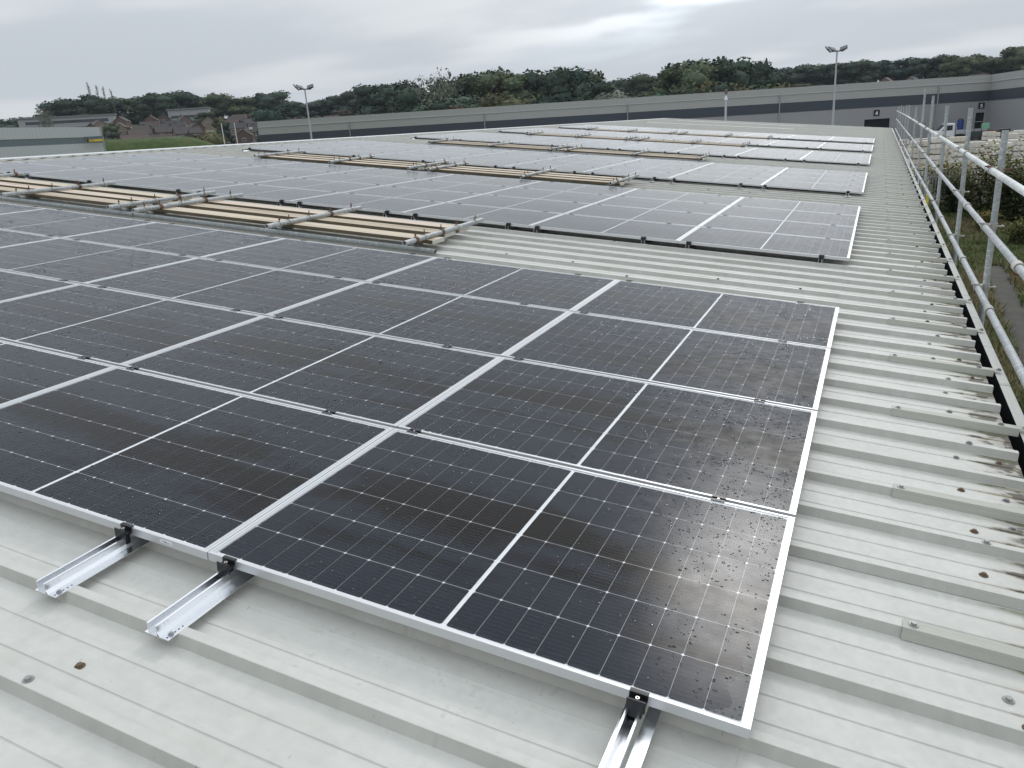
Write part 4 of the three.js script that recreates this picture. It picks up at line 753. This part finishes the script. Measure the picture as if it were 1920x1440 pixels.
// near shrubs, weeds and rough grass on the ground beside the building
{
  const R = rng(311);
  const leafy = (seed, n, W, H, D, ls, droop) => {   // leaves along arching stems
    const r = rng(seed), pos = [], nor = [], col = [];
    for (let s = 0; s < n; s++) {
      const bx0 = (r() - 0.5) * W * 0.55, bz = (r() - 0.5) * D * 0.55, az = r() * 6.28, len = H * (0.55 + 0.5 * r()), out = droop * (0.3 + r());
      for (let k = 0; k < 26; k++) {
        const t = 0.12 + 0.88 * (k / 25), x = bx0 + Math.cos(az) * out * t * t * W * 0.35, z = bz + Math.sin(az) * out * t * t * D * 0.35, y = len * (t - 0.22 * droop * t * t);
        for (let q = 0; q < 3; q++) {
          const a = r() * 6.28, e = (r() - 0.45) * 1.4, dx = Math.cos(a) * Math.cos(e), dy = Math.sin(e), dz = Math.sin(a) * Math.cos(e), L = ls * (0.6 + 0.8 * r()), w = L * 0.30, px = x + (r() - 0.5) * 0.25, py = y + (r() - 0.5) * 0.2, pz = z + (r() - 0.5) * 0.25;
          const sx = -dz, sz = dx, c = 0.6 + 0.8 * r(), nn = V(sx, 0, sz).cross(V(dx, dy, dz)).normalize(); const back = nn.y < 0; if (back) nn.negate();
          const A = [px, py, pz], B = [px + dx * L * 0.5 + sx * w, py + dy * L * 0.5, pz + dz * L * 0.5 + sz * w], Cc = [px + dx * L, py + dy * L, pz + dz * L], D2 = [px + dx * L * 0.5 - sx * w, py + dy * L * 0.5, pz + dz * L * 0.5 - sz * w];
          for (const P of back ? [A, Cc, B, A, D2, Cc] : [A, B, Cc, A, Cc, D2]) { pos.push(...P); nor.push(nn.x, nn.y, nn.z); col.push(c * (1 + 0.25 * t), c * (1 + 0.1 * t), c); }
        }
      }
    }
    return quadsGeo(pos, nor, null, col);
  };
  const LM = { y: leafM(0.170, 0.168, 0.062), g: leafM(0.115, 0.130, 0.050), d: leafM(0.080, 0.100, 0.044), b: leafM(0.150, 0.135, 0.080) };
  const stem = merge([0, 1, 2, 3, 4].map((i) => tubeAt(V(0, 0, 0), V(Math.cos(i * 1.3) * 0.6, 1.6, Math.sin(i * 1.3) * 0.6), 0.03, 6)));
  const G = [leafy(1, 70, 3.2, 4.0, 2.6, 0.17, 0.9), leafy(2, 80, 3.4, 3.2, 2.8, 0.16, 0.7), leafy(3, 60, 2.4, 2.2, 2.2, 0.15, 1.0)];
  for (const [x, z, g, m, s, lab] of [[5.0, -41.5, 0, 'g', 1.0, 'tall green willow shrub, left-hand one, in front of the fence'], [7.0, -43.0, 0, 'y', 1.12, 'tall yellowing shrub, right-hand one, in front of the fence'], [6.0, -40.0, 1, 'd', 1.0, 'dark green shrub before the two tall ones'], [3.9, -44.3, 1, 'd', 0.8, 'dark shrub nearest the roof eave by the fence'], [4.1, -51.0, 2, 'y', 1.2, 'pale straggling shrub behind the fence near the block stacks'], [8.6, -40.5, 1, 'b', 1.1, 'brownish shrub farthest right by the fence'], [5.4, -33.5, 2, 'g', 0.55, 'low green bush on the rough grass'], [7.3, -36, 2, 'd', 0.8, 'low dark bush before the yellowing shrub'], [4.6, -37.5, 2, 'y', 0.5, 'low yellow green bush on the rough grass']]) {
    const t = thing('shrub', lab, 'shrub', null, V(x, GROUND, z)); t.scale.setScalar(s); t.rotation.y = x * 3;
    mesh('stems', stem, barkM, t); mesh('foliage', G[g], LM[m], t);
  }
  // rough grass tufts as one mass
  const pos = [], nor = [];
  for (let i = 0; i < 22; i++) { const a = R() * 6.28, h = 0.05 + 0.09 * R(), b = 0.05 + 0.12 * R(), x = (R() - 0.5) * 0.22, z = (R() - 0.5) * 0.22, w = 0.009; pos.push(x - Math.sin(a) * w, 0, z + Math.cos(a) * w, x + Math.sin(a) * w, 0, z - Math.cos(a) * w, x + Math.cos(a) * b, h, z + Math.sin(a) * b); for (let k = 0; k < 3; k++) nor.push(Math.cos(a) * 0.4, 0.9, Math.sin(a) * 0.4); }
  const tuft = quadsGeo(pos, nor); tuft.computeVertexNormals();
  const im = new THREE.InstancedMesh(tuft, std({ roughness: 1, side: THREE.DoubleSide }), 12000), m = new THREE.Matrix4(), c = new THREE.Color();
  let n = 0;
  while (n < 12000) {
    const z = -14 - 34 * R(), x = 1.6 + R() * (0.5 + -z * 0.25);
    const pc = 3.3 + (-z - 10) * 0.036; if (Math.abs(x - pc) < 0.38 && z > -29) continue;
    const k = fbm(x / 2.2, z / 3.2, 4, 71), s = 0.7 + 1.1 * R();
    m.makeRotationY(R() * 6.28).scale(V(s, s * (0.6 + 0.9 * k), s)).setPosition(x, GROUND, z); im.setMatrixAt(n, m);
    const q = mix3([0.11, 0.135, 0.045], [0.21, 0.18, 0.095], sstep(k + 0.25 * (R() - 0.5), 0.42, 0.62)); c.setRGB(...q); im.setColorAt(n, c); n++;
  }
  im.name = 'rough_grass'; tag(im, 'rough green and straw coloured grass beside the warehouse', 'grass', null, 'stuff'); scene.add(im);
}

scene.traverse((o) => { if (o.isMesh) { o.castShadow = true; o.receiveShadow = true; } });
renderer.render(scene, camera);
